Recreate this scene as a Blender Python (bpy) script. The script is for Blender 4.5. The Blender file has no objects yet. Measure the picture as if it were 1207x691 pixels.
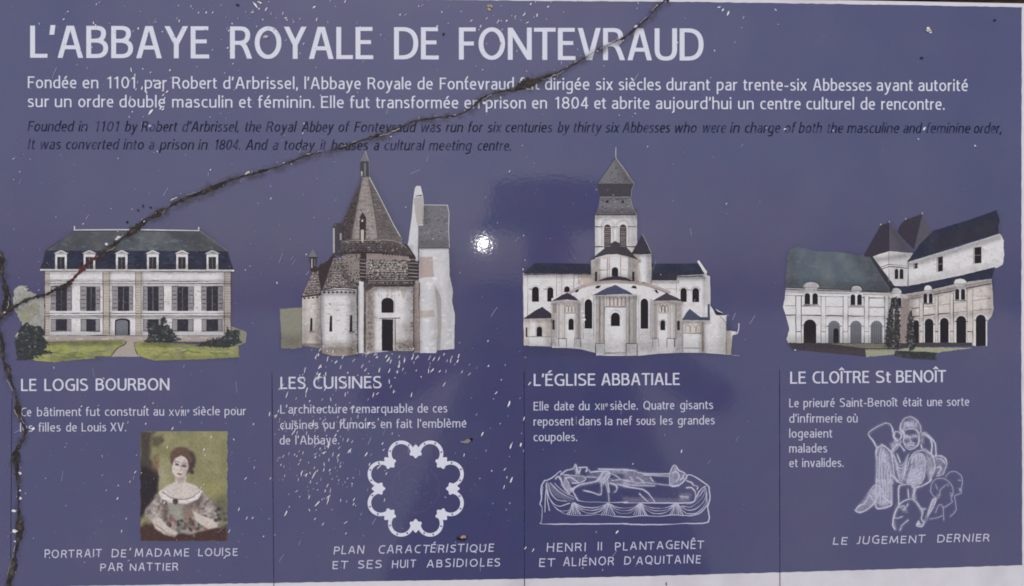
import bpy, bmesh, math, random
import numpy as np
from mathutils import Vector, Euler
from mathutils.geometry import tessellate_polygon

random.seed(7)
scene = bpy.context.scene
C = bpy.context.collection

# ------------------------------------------------------------------ camera
PW, PH = 1207.0, 691.0          # layout sheet of the sign, in sheet units
FPX = 900.0                      # focal length in the same units
YAW = math.radians(2.23)
DIST = 0.90                      # camera to sign, metres
EYE = 1.50
cam = bpy.data.cameras.new("camera")
cam.sensor_width = 36.0
cam.lens = FPX / PW * 36.0
cam.clip_start = 0.01
cam.clip_end = 500.0
camo = bpy.data.objects.new("camera", cam)
C.objects.link(camo)
camo.location = (0, -DIST, EYE)
camo.rotation_euler = (math.radians(90), 0, -YAW)
scene.camera = camo

# ------------------------------------------------------------------ light
SUN_EL, SUN_AZ = math.radians(48), math.radians(187)    # azimuth clockwise from +Y
world = bpy.data.worlds.new("World")
scene.world = world
world.use_nodes = True
wn = world.node_tree
sky = wn.nodes.new("ShaderNodeTexSky")
sky.sky_type = 'NISHITA'
sky.sun_disc = False
sky.sun_elevation = SUN_EL
sky.sun_rotation = SUN_AZ
sky.dust_density = 3.0
wn.links.new(sky.outputs[0], wn.nodes["Background"].inputs[0])
wn.nodes["Background"].inputs[1].default_value = 0.06

sun = bpy.data.lights.new("sun", 'SUN')
sun.energy = 1.2
sun.angle = math.radians(25)
sun.color = (1.0, 0.97, 0.95)
suno = bpy.data.objects.new("sun", sun)
C.objects.link(suno)
sdir = Vector((math.sin(SUN_AZ) * math.cos(SUN_EL), math.cos(SUN_AZ) * math.cos(SUN_EL), math.sin(SUN_EL)))
suno.rotation_euler = sdir.to_track_quat('Z', 'Y').to_euler()
suno.location = sdir * 10

# the small lamp beside the lens whose reflection glints in the glaze
flash = bpy.data.lights.new("lamp", 'AREA')
flash.shape = 'DISK'
flash.size = 0.011
flash.energy = 0.05
flash.color = (1.0, 0.97, 0.93)
flasho = bpy.data.objects.new("lamp", flash)
C.objects.link(flasho)
flasho.location = (0.003, -DIST - 0.01, EYE + 0.117)
flasho.rotation_euler = (math.radians(90), 0, 0)

scene.view_settings.view_transform = 'Standard'
scene.view_settings.look = 'None'
scene.view_settings.gamma = 1
scene.cycles.filter_width = 1.8
scene.view_settings.exposure = 0.69

# ------------------------------------------------------------------ sheet -> sign plane (plane y = 0, facing -Y)
SN, CS = math.sin(YAW), math.cos(YAW)
def P(px, py):
    u, v = (px - PW / 2) / FPX, (PH / 2 - py) / FPX
    dx, dy = SN + u * CS, CS - u * SN
    t = DIST / dy
    return (t * dx, EYE + t * v)

# ------------------------------------------------------------------ materials
def lin(c):
    c = c / 255.0
    return c / 12.92 if c <= 0.04045 else ((c + 0.055) / 1.055) ** 2.4
KEXP = 0.85
def alb(rgb):
    return tuple(min(0.9, max(0.004, lin(c) / KEXP)) for c in rgb)
MATS = {}
def mat(name, rgb, amp=0.10, sc=260.0, rough=0.32, rgb2=None, thr=None, sc2=None, bump=0.0, coat=0.0, tint=0.0):
    """glazed print: base colour with uneven ink"""
    if name in MATS: return MATS[name]
    m = bpy.data.materials.new(name); m.use_nodes = True
    nt = m.node_tree; b = nt.nodes["Principled BSDF"]
    b.inputs["Roughness"].default_value = rough
    b.inputs["Specular IOR Level"].default_value = 0.18
    tc = nt.nodes.new("ShaderNodeTexCoord")
    n = nt.nodes.new("ShaderNodeTexNoise"); n.inputs["Scale"].default_value = sc; n.inputs["Detail"].default_value = 5
    n.inputs["Roughness"].default_value = 0.65
    nt.links.new(tc.outputs["Object"], n.inputs["Vector"])
    mr = nt.nodes.new("ShaderNodeMapRange")
    mr.inputs[1].default_value = 0.3; mr.inputs[2].default_value = 0.7
    mr.inputs[3].default_value = 1 - amp; mr.inputs[4].default_value = 1 + amp
    nt.links.new(n.outputs["Fac"], mr.inputs[0])
    a = alb(rgb)
    src = None
    if rgb2 is not None:
        n2 = nt.nodes.new("ShaderNodeTexNoise"); n2.inputs["Scale"].default_value = sc2 or sc * 0.4
        n2.inputs["Detail"].default_value = 4
        nt.links.new(tc.outputs["Object"], n2.inputs["Vector"])
        r2 = nt.nodes.new("ShaderNodeMapRange")
        lo, hi = thr or (0.4, 0.65)
        r2.inputs[1].default_value = lo; r2.inputs[2].default_value = hi
        nt.links.new(n2.outputs["Fac"], r2.inputs[0])
        mx = nt.nodes.new("ShaderNodeMix"); mx.data_type = 'RGBA'
        mx.inputs[6].default_value = (*a, 1); mx.inputs[7].default_value = (*alb(rgb2), 1)
        nt.links.new(r2.outputs[0], mx.inputs[0]); src = mx.outputs[2]
    mul = nt.nodes.new("ShaderNodeMix"); mul.data_type = 'RGBA'; mul.blend_type = 'MULTIPLY'
    mul.inputs[0].default_value = 1.0
    if src: nt.links.new(src, mul.inputs[6])
    else: mul.inputs[6].default_value = (*a, 1)
    cmb = nt.nodes.new("ShaderNodeCombineColor")
    for i in range(3): nt.links.new(mr.outputs[0], cmb.inputs[i])
    nt.links.new(cmb.outputs[0], mul.inputs[7])
    nt.links.new(mul.outputs[2], b.inputs["Base Color"])
    if bump:
        bn = nt.nodes.new("ShaderNodeTexNoise"); bn.inputs["Scale"].default_value = 230; bn.inputs["Detail"].default_value = 3
        nt.links.new(tc.outputs["Object"], bn.inputs["Vector"])
        bp = nt.nodes.new("ShaderNodeBump"); bp.inputs["Strength"].default_value = bump; bp.inputs["Distance"].default_value = 0.001
        nt.links.new(bn.outputs["Fac"], bp.inputs["Height"])
        nt.links.new(bp.outputs[0], b.inputs["Normal"])
        if coat: nt.links.new(bp.outputs[0], b.inputs["Coat Normal"])
    if coat:
        b.inputs["Coat Weight"].default_value = coat; b.inputs["Coat Roughness"].default_value = 0.06; b.inputs["Coat IOR"].default_value = 1.60
    MATS[name] = m
    return m

def blue_material():
    m = mat("blue_glaze", (60, 61, 100), amp=0.12, sc=700, rough=0.30, rgb2=(68, 69, 102), thr=(0.35, 0.75), sc2=9,
            bump=0.055, coat=1.0)
    nt = m.node_tree; b = nt.nodes["Principled BSDF"]
    # dull, weathered patches and faint vertical wipe marks
    old = b.inputs["Base Color"].links[0].from_socket
    tc = nt.nodes.new("ShaderNodeTexCoord")
    mp = nt.nodes.new("ShaderNodeMapping"); mp.inputs["Scale"].default_value = (16, 1, 9.0)
    nt.links.new(tc.outputs["Object"], mp.inputs[0])
    n = nt.nodes.new("ShaderNodeTexNoise"); n.inputs["Scale"].default_value = 1.0; n.inputs["Detail"].default_value = 6
    nt.links.new(mp.outputs[0], n.inputs["Vector"])
    r = nt.nodes.new("ShaderNodeMapRange"); r.inputs[1].default_value = 0.42; r.inputs[2].default_value = 0.75
    r.inputs[3].default_value = 0.0; r.inputs[4].default_value = 0.16
    nt.links.new(n.outputs["Fac"], r.inputs[0])
    mx = nt.nodes.new("ShaderNodeMix"); mx.data_type = 'RGBA'
    nt.links.new(r.outputs[0], mx.inputs[0]); nt.links.new(old, mx.inputs[6])
    mx.inputs[7].default_value = (*alb((84, 83, 110)), 1)
    # the pigment itself wanders between a colder and a redder blue
    last = mx.outputs[2]
    for scl, colr, f, off in ((34, (50, 65, 102), 0.30, 3.1), (27, (70, 58, 101), 0.26, 9.7), (900, (88, 88, 117), 0.30, 5.0)):
        mp2 = nt.nodes.new("ShaderNodeMapping"); mp2.inputs["Location"].default_value = (off, off, off)
        nt.links.new(tc.outputs["Object"], mp2.inputs[0])
        n2 = nt.nodes.new("ShaderNodeTexNoise"); n2.inputs["Scale"].default_value = scl; n2.inputs["Detail"].default_value = 4
        nt.links.new(mp2.outputs[0], n2.inputs["Vector"])
        r2 = nt.nodes.new("ShaderNodeMapRange"); r2.inputs[1].default_value = 0.48; r2.inputs[2].default_value = 0.72; r2.inputs[4].default_value = f
        nt.links.new(n2.outputs["Fac"], r2.inputs[0])
        m2 = nt.nodes.new("ShaderNodeMix"); m2.data_type = 'RGBA'
        nt.links.new(r2.outputs[0], m2.inputs[0]); nt.links.new(last, m2.inputs[6]); m2.inputs[7].default_value = (*alb(colr), 1)
        last = m2.outputs[2]
    nt.links.new(last, b.inputs["Base Color"])
    return m

M_BLUE = blue_material()
M_WHITE = mat("white_enamel", (192, 191, 199), amp=0.04, sc=60, rough=0.3, rgb2=(176, 174, 182), thr=(0.5, 0.8), sc2=14)
M_TEXT = mat("white_lettering", (192, 195, 208), amp=0.05, sc=500)
M_TITLE = mat("pale_lettering", (186, 188, 203), amp=0.05, sc=500)
M_BODY = mat("grey_lettering", (182, 183, 200), amp=0.10, sc=400)
M_HAND = mat("handwritten_lettering", (182, 183, 202), amp=0.12, sc=500)
M_DARKT = mat("navy_lettering", (20, 20, 44), amp=0.15, sc=300, rgb2=(60, 60, 96), thr=(0.47, 0.66), sc2=85)
M_RULE = mat("navy_rule", (34, 34, 58), amp=0.2, sc=300)
M_LINE = mat("white_line", (172, 173, 194), amp=0.15, sc=400)
M_MID = mat("pale_line", (138, 139, 170), amp=0.15, sc=400)
M_SOFT = mat("faint_line", (122, 122, 158), amp=0.15, sc=400)
M_TRACE = mat("faint_tracing", (92, 93, 130), amp=.1, sc=300)
M_PLANW = mat("plan_white", (196, 198, 212), amp=0.04, sc=300)
M_INK = mat("ink_line", (70, 64, 70), amp=0.25, sc=500)
M_INKL = mat("light_ink_line", (128, 120, 120), amp=0.2, sc=500)
M_WALL = mat("painted_wall", (197, 197, 200), amp=0.08, sc=420, rgb2=(184, 180, 180), thr=(0.5, 0.72), sc2=90)
M_WALLW = mat("warm_wall", (186, 181, 178), amp=0.10, sc=420, rgb2=(164, 152, 147), thr=(0.5, 0.74), sc2=130)
M_PINK = mat("pink_stone", (162, 149, 146), amp=0.10, sc=300)
M_TAN = mat("tan_stone", (172, 164, 156), amp=0.10, sc=400)
M_SHADEW = mat("grey_wash", (158, 155, 154), amp=0.08, sc=300)
M_NAVY = mat("navy_slate", (41, 45, 62), amp=0.18, sc=260, rgb2=(52, 56, 74), thr=(0.45, 0.7), sc2=60)
M_SLATE = mat("green_slate", (74, 80, 88), amp=0.12, sc=260, rgb2=(96, 99, 101), thr=(0.45, 0.72), sc2=55)
M_SLATE2 = mat("grey_blue_slate", (82, 92, 102), amp=0.09, sc=220, rgb2=(100, 106, 110), thr=(0.45, 0.72), sc2=45)
M_GREYR = mat("grey_roof", (104, 104, 110), amp=0.14, sc=420)
M_DGREY = mat("dark_grey_roof", (62, 60, 68), amp=0.15, sc=420)
M_PURP = mat("purple_roof", (54, 50, 62), amp=0.15, sc=300)
M_PURPL = mat("light_purple_roof", (80, 78, 90), amp=0.12, sc=300)
M_BLUER = mat("blue_roof", (68, 72, 94), amp=0.15, sc=350)
M_BLACK = mat("dark_opening", (34, 32, 38), amp=0.25, sc=500)
M_PANE = mat("dark_pane", (46, 46, 56), amp=0.3, sc=500, rgb2=(84, 82, 88), thr=(0.56, 0.75), sc2=420)
M_SHUT = mat("grey_shutter", (132, 130, 134), amp=0.2, sc=500)
M_LOUV = mat("brown_louvre", (66, 54, 58), amp=0.2, sc=500)
M_GATE = mat("grey_gate", (104, 106, 114), amp=0.12, sc=400)
M_LAWN = mat("olive_lawn", (140, 143, 88), amp=0.14, sc=300, rgb2=(112, 116, 82), thr=(0.45, 0.7), sc2=80)
M_PATH = mat("beige_path", (152, 143, 138), amp=0.08, sc=300)
M_SHRUB = mat("dark_shrub", (49, 53, 55), amp=0.3, sc=300, rgb2=(74, 78, 76), thr=(0.5, 0.7), sc2=180)
M_PALEF = mat("pale_foliage", (148, 148, 144), amp=0.14, sc=300, rgb2=(120, 124, 118), thr=(0.45, 0.7), sc2=120)
M_HILL = mat("sage_foliage", (136, 136, 118), amp=0.14, sc=300, rgb2=(116, 116, 104), thr=(0.45, 0.7), sc2=90)
M_OLIVE = mat("dull_olive", (124, 123, 112), amp=0.1, sc=300)
M_SOIL = mat("dark_earth", (64, 60, 66), amp=0.2, sc=300)
M_PALEG = mat("pale_grass", (140, 143, 122), amp=0.14, sc=250)
M_TILE = mat("stone_tile", (128, 121, 119), amp=0.18, sc=500, rgb2=(58, 52, 54), thr=(0.52, 0.6), sc2=520)
M_SCALE = mat("scale_tile", (150, 143, 140), amp=0.18, sc=500, rgb2=(58, 54, 58), thr=(0.47, 0.56), sc2=480)
M_CONEL = mat("lit_cone", (142, 137, 135), amp=0.14, sc=500, rgb2=(120, 110, 108), thr=(0.5, 0.7), sc2=200)
M_CONER = mat("cone_side", (108, 103, 103), amp=0.16, sc=500, rgb2=(90, 80, 80), thr=(0.5, 0.7), sc2=240)
M_CONED = mat("cone_dark", (84, 74, 78), amp=0.25, sc=500)
M_BAND = mat("weathered_band", (92, 86, 88), amp=0.25, sc=420, rgb2=(58, 50, 52), thr=(0.5, 0.65), sc2=260)
M_DARKB = mat("brown_shadow", (54, 46, 50), amp=0.3, sc=400)
M_TOWERW = mat("limewash", (186, 187, 191), amp=0.08, sc=300, rgb2=(174, 172, 174), thr=(0.5, 0.75), sc2=70)
W1 = mat("pale_wash", (186, 184, 186), amp=.1, sc=400); W2 = mat("warm_wash", (174, 166, 162), amp=.1, sc=400); W3 = mat("white_wash", (202, 201, 203), amp=.05, sc=400)
D1 = mat("slate_wash", (56, 60, 76), amp=.15, sc=400); D2 = mat("deep_slate_wash", (36, 38, 50), amp=.15, sc=400); S1 = mat("moss_wash", (92, 100, 98), amp=.12, sc=400); S2 = mat("blue_slate_wash", (68, 76, 88), amp=.12, sc=400)
S3 = mat("pale_slate_wash", (94, 101, 108), amp=.12, sc=400)
L1 = mat("grass_wash", (150, 152, 104), amp=.12, sc=400); L2 = mat("deep_grass_wash", (108, 114, 74), amp=.12, sc=400)
M_FLAKE = mat("bare_flake", (208, 207, 214), amp=0.12, sc=300, rough=0.5)
M_FLAKET = mat("tan_flake", (140, 124, 112), amp=0.2, sc=300, rough=0.6)

# ------------------------------------------------------------------ building helpers
LV = 0.00004        # one ink layer
BASE_INK = 0.00015
root = bpy.data.objects.new("information_sign", None)
C.objects.link(root)
root.location = (0, 0, EYE)
root["label"] = "blue enamel information sign with a diagonal crack, mounted on the stone wall"
root["category"] = "sign"

INKS = {"ink_line", "light_ink_line", "brown_shadow", "grey_wash", "white_line", "faint_line"}
class Ink:
    """one printed part: flat shapes lying on the sign's face"""
    def __init__(s): s.v = []; s.f = []; s.m = []; s.mats = []; s.k = 0
    def mi(s, m):
        if m not in s.mats: s.mats.append(m)
        return s.mats.index(m)
    def add(s, pts, faces, m, z):
        o = len(s.v)
        for p in pts:
            X, Z = P(p[0], p[1]); s.v.append((X, -z, Z - EYE))
        i = s.mi(m)
        for f in faces: s.f.append([o + q for q in f]); s.m.append(i)
    def z(s, lvl):
        s.k += 1
        return BASE_INK + lvl * LV + (s.k % 95) * 0.00000042
    def poly(s, pts, m, lvl=0, rough=0.0):
        if rough:
            q = []
            for i, p in enumerate(pts):
                n = pts[(i + 1) % len(pts)]
                d = math.hypot(n[0] - p[0], n[1] - p[1]); k = max(1, int(d / 2.2))
                for j in range(k):
                    t = j / k
                    q.append((p[0] + (n[0] - p[0]) * t + random.uniform(-rough, rough),
                              p[1] + (n[1] - p[1]) * t + random.uniform(-rough, rough)))
            pts = q
        tr = tessellate_polygon([[Vector((p[0], p[1], 0)) for p in pts]])
        s.add(pts, [list(t) for t in tr], m, s.z(lvl)); return s
    def rect(s, x0, y0, x1, y1, m, lvl=0):
        return s.poly([(x0, y0), (x1, y0), (x1, y1), (x0, y1)], m, lvl, 0.16 if min(x1 - x0, y1 - y0) > 3 else 0.08)
    def dabs(s, boxes, n, mats, lvl, rx=(1.2, 4.5), ry=(.5, 1.6)):
        """loose brush dabs that keep a wash from looking flat"""
        for _ in range(n):
            x0, y0, x1, y1 = random.choice(boxes)
            s.ell(random.uniform(x0, x1), random.uniform(y0, y1), random.uniform(*rx), random.uniform(*ry), random.choice(mats), lvl, rot=random.uniform(-.25, .25), n=9, jit=.35)
        return s
    def ell(s, cx, cy, rx, ry, m, lvl=0, rot=0.0, n=20, jit=0.0):
        pts = []
        for i in range(n):
            a = 2 * math.pi * i / n; r = 1 + random.uniform(-jit, jit)
            x, y = rx * r * math.cos(a), ry * r * math.sin(a)
            pts.append((cx + x * math.cos(rot) - y * math.sin(rot), cy + x * math.sin(rot) + y * math.cos(rot)))
        return s.poly(pts, m, lvl)
    def arch(s, x0, y0, x1, y1, m, lvl=0, k=1.0):
        r = (x1 - x0) / 2; cx = (x0 + x1) / 2; cy = y0 + r * k
        pts = [(x1, y1), (x0, y1)] + [(cx - r * math.cos(math.pi * i / 8), cy - r * k * math.sin(math.pi * i / 8)) for i in range(9)]
        return s.poly(pts, m, lvl)
    def stroke(s, pts, w, m, lvl=0, contrast=0.0, taper=False, cut=False):
        q = [pts[0]]
        for p in pts[1:]:
            if math.hypot(p[0] - q[-1][0], p[1] - q[-1][1]) > 0.02: q.append(p)
        pts = q
        wf = None
        if m.name in INKS and len(pts) > 1:
            q = []
            for a, b in zip(pts[:-1], pts[1:]):
                d = math.hypot(b[0] - a[0], b[1] - a[1]); k = max(1, int(d / 4.5))
                for j in range(k):
                    t = j / k; q.append((a[0] + (b[0] - a[0]) * t + random.uniform(-.22, .22), a[1] + (b[1] - a[1]) * t + random.uniform(-.22, .22)))
            q.append(pts[-1]); pts = q
            g = 1.0; wf = []
            for _ in pts: g = min(1.5, max(.45, g + random.uniform(-.4, .4))); wf.append(g)
        n = len(pts)
        if n < 2: return s
        L, R = [], []
        def nrm(a, b):
            dx, dy = b[0] - a[0], b[1] - a[1]; d = math.hypot(dx, dy); return (-dy / d, dx / d)
        for i, p in enumerate(pts):
            if i == 0: n0 = n1 = nrm(pts[0], pts[1])
            elif i == n - 1: n0 = n1 = nrm(pts[-2], pts[-1])
            else: n0, n1 = nrm(pts[i - 1], p), nrm(p, pts[i + 1])
            nx, ny = n0[0] + n1[0], n0[1] + n1[1]; d = math.hypot(nx, ny)
            if d < 1e-4: nx, ny, d = n0[0], n0[1], 1
            nx /= d; ny /= d
            c = max(0.55, nx * n0[0] + ny * n0[1])
            hw = w / 2 * (1 - contrast + contrast * abs(nx)) / c
            if wf: hw *= wf[i]
            if taper: hw *= 0.35 + 0.65 * math.sin(math.pi * (0.12 + 0.76 * i / (n - 1)))
            ox, oy = nx * hw, ny * hw
            if cut and i in (0, n - 1):
                if abs(nx) > 0.5: ox, oy = math.copysign(hw / abs(nx), nx), 0.0
                else: ox, oy = 0.0, math.copysign(hw / abs(ny), ny)
            L.append((p[0] + ox, p[1] + oy)); R.append((p[0] - ox, p[1] - oy))
        s.add(L + R, [[i, i + 1, n + i + 1, n + i] for i in range(n - 1)], m, s.z(lvl)); return s
    def lines(s, segs, w, m, lvl=0):
        for g in segs: s.stroke(g, w, m, lvl)
        return s
    def build(s, name, parent, label=None, kind=None):
        me = bpy.data.meshes.new(name)
        me.from_pydata(s.v, [], s.f); me.update()
        for m in s.mats: me.materials.append(m)
        for p, i in zip(me.polygons, s.m):
            p.material_index = i
        # all print faces look out of the sign
        bm = bmesh.new(); bm.from_mesh(me)
        fl = [f for f in bm.faces if f.normal.y > 0]
        bmesh.ops.reverse_faces(bm, faces=fl)
        bm.to_mesh(me); bm.free()
        o = bpy.data.objects.new(name, me); C.objects.link(o); o.parent = parent
        if label: o["label"] = label
        if kind: o["kind"] = kind
        return o

def inside(x, y, pts):
    c = False
    for i in range(len(pts)):
        (x0, y0), (x1, y1) = pts[i], pts[i - 1]
        if (y0 > y) != (y1 > y) and x < (x1 - x0) * (y - y0) / (y1 - y0) + x0: c = not c
    return c
def scatter(ink, pts, n, mats, lvl, rx=(.5, 1.2), ry=(.3, .8)):
    xs, ys = [p[0] for p in pts], [p[1] for p in pts]; done = tries = 0
    while done < n and tries < n * 12:
        tries += 1
        x, y = random.uniform(min(xs), max(xs)), random.uniform(min(ys), max(ys))
        if inside(x, y, pts):
            ink.ell(x, y, random.uniform(*rx), random.uniform(*ry), random.choice(mats), lvl, rot=random.uniform(-.4, .4), n=6, jit=.3); done += 1
def courses(ink, box, step, mats, lvl):
    """broken masonry joints"""
    x0, y0, x1, y1 = box; y = y0 + random.uniform(0, step)
    while y < y1:
        x = x0
        while x < x1:
            e = min(x1, x + random.uniform(4, 14))
            if random.random() < .6: ink.stroke([(x, y + random.uniform(-.2, .2)), (e, y + random.uniform(-.2, .2))], random.uniform(.25, .5), random.choice(mats), lvl)
            if random.random() < .5: ink.stroke([(e, y), (e, min(y1, y + step))], .3, random.choice(mats), lvl)
            x = e + random.uniform(0, 3)
        y += step * random.uniform(.8, 1.2)
def foliage(ink, pts, n, mats, lvl):
    """leafy brush marks in and a little over the outline"""
    scatter(ink, pts, n, mats, lvl, (.7, 2.0), (.5, 1.4))
    for i, p in enumerate(pts):
        q = pts[(i + 1) % len(pts)]
        for _ in range(max(1, int(math.hypot(q[0] - p[0], q[1] - p[1]) / 1.6))):
            t = random.random(); ink.ell(p[0] + (q[0] - p[0]) * t + random.gauss(0, .7), p[1] + (q[1] - p[1]) * t + random.gauss(0, .7), random.uniform(.5, 1.5), random.uniform(.4, 1.1), mats[0], lvl, n=6, jit=.35)
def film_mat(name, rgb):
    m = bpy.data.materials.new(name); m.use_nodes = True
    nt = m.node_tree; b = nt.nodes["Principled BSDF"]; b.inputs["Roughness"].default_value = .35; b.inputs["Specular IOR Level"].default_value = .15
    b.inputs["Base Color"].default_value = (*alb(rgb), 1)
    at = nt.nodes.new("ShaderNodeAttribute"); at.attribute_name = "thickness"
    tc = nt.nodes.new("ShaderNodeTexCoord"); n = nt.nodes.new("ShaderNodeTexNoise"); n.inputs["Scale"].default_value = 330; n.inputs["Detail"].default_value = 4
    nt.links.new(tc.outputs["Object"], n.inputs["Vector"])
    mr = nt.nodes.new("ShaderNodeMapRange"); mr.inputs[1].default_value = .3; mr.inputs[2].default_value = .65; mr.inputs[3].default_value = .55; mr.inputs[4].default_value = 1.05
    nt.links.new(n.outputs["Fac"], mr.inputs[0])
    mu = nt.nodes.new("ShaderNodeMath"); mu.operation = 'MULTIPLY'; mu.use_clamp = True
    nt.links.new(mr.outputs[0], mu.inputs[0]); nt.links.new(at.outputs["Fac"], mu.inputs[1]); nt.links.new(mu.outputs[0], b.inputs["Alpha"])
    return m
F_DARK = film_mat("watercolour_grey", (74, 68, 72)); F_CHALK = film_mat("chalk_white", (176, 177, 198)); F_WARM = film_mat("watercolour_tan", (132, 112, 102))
def sdf(X, Y, pts):
    pts = np.asarray(pts, float); D = np.full(X.shape, 1e9); S = np.zeros(X.shape, bool); n = len(pts)
    for i in range(n):
        (x0, y0), (x1, y1) = pts[i - 1], pts[i]; ex, ey = x1 - x0, y1 - y0; L = ex * ex + ey * ey + 1e-9
        t = np.clip(((X - x0) * ex + (Y - y0) * ey) / L, 0, 1)
        D = np.minimum(D, np.hypot(X - x0 - t * ex, Y - y0 - t * ey))
        if abs(ey) > 1e-9: S ^= ((y0 > Y) != (y1 > Y)) & (X < ex * (Y - y0) / ey + x0)
    return np.where(S, -D, D)
def dseg(X, Y, pts):
    D = np.full(X.shape, 1e9)
    for (x0, y0), (x1, y1) in zip(pts[:-1], pts[1:]):
        ex, ey = x1 - x0, y1 - y0; t = np.clip(((X - x0) * ex + (Y - y0) * ey) / (ex * ex + ey * ey + 1e-9), 0, 1)
        D = np.minimum(D, np.hypot(X - x0 - t * ex, Y - y0 - t * ey))
    return D
def film_sheet(name, parent, box, step, shapes, m, lvl, gain=1.0, halo=()):
    """thin printed wash whose density varies softly; shapes are (points, density, softness)"""
    x0, y0, x1, y1 = box; nx, ny = int((x1 - x0) / step) + 1, int((y1 - y0) / step) + 1
    X, Y = np.meshgrid(np.linspace(x0, x1, nx), np.linspace(y0, y1, ny)); A = np.zeros(X.shape)
    for pts, a, soft in shapes: A = 1 - (1 - A) * (1 - a * gain * np.clip(.5 - sdf(X, Y, pts) / soft, 0, 1))
    for pts, a, w in halo: A = 1 - (1 - A) * (1 - a * np.clip(1 - dseg(X, Y, pts) / w, 0, 1))
    z = BASE_INK + lvl * LV
    V = []
    for a, b in zip(X.ravel(), Y.ravel()): p = P(a, b); V.append((p[0], -z, p[1] - EYE))
    A2 = A.ravel(); F = []
    for j in range(ny - 1):
        for i in range(nx - 1):
            q = (j * nx + i, j * nx + i + 1, (j + 1) * nx + i + 1, (j + 1) * nx + i)
            if max(A2[k] for k in q) > .01: F.append((q[0], q[3], q[2], q[1]))
    me = bpy.data.meshes.new(name); me.from_pydata(V, [], F); me.update(); me.materials.append(m)
    at = me.attributes.new("thickness", 'FLOAT', 'POINT'); at.data.foreach_set("value", A2.astype(np.float32))
    o = bpy.data.objects.new(name, me); C.objects.link(o); o.parent = parent
    bm = bmesh.new(); bm.from_mesh(me); bmesh.ops.delete(bm, geom=[v for v in bm.verts if not v.link_faces], context='VERTS'); bm.to_mesh(me); bm.free()
    return o
R4 = lambda x0, y0, x1, y1: [(x0, y0), (x1, y0), (x1, y1), (x0, y1)]
def Zm(ox, oy, sc, pts): return [(ox + x / sc, oy + y / sc) for x, y in pts]
def smooth(pts, k=5):
    out = []; n = len(pts)
    for i in range(n - 1):
        p0, p1, p2, p3 = pts[max(0, i - 1)], pts[i], pts[i + 1], pts[min(n - 1, i + 2)]
        for j in range(k):
            t = j / k
            out.append(tuple(0.5 * ((2 * p1[c]) + (-p0[c] + p2[c]) * t + (2 * p0[c] - 5 * p1[c] + 4 * p2[c] - p3[c]) * t * t +
                                    (-p0[c] + 3 * p1[c] - 3 * p2[c] + p3[c]) * t ** 3) for c in (0, 1)))
    out.append(pts[-1]); return out

# ------------------------------------------------------------------ lettering (drawn from strokes)
O_ = lambda cx, cy, rx, ry: "M%g %g C%g %g %g %g %g %g C%g %g %g %g %g %g C%g %g %g %g %g %g C%g %g %g %g %g %g" % (
    cx, cy + ry, cx + .56 * rx, cy + ry, cx + rx, cy + .56 * ry, cx + rx, cy, cx + rx, cy - .56 * ry, cx + .56 * rx, cy - ry, cx, cy - ry,
    cx - .56 * rx, cy - ry, cx - rx, cy - .56 * ry, cx - rx, cy, cx - rx, cy + .56 * ry, cx - .56 * rx, cy + ry, cx, cy + ry)
DB = "M43 66 C39 67.5 33 67.5 29 67.5 C14 67.5 7 55 7 35 C7 16 13 4.5 24 4.5 C32 4.5 38 9 43 16"
BB = "M7 56 C12 63 18 67.5 26 67.5 C38 67.5 43 54 43 37 C43 16 35 4.5 22 4.5 C15 4.5 10 5 7 6"
NA = "M7 55 C13 63 19 67 27 67 C38 67 42 60 42 48 L42 0"
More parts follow.
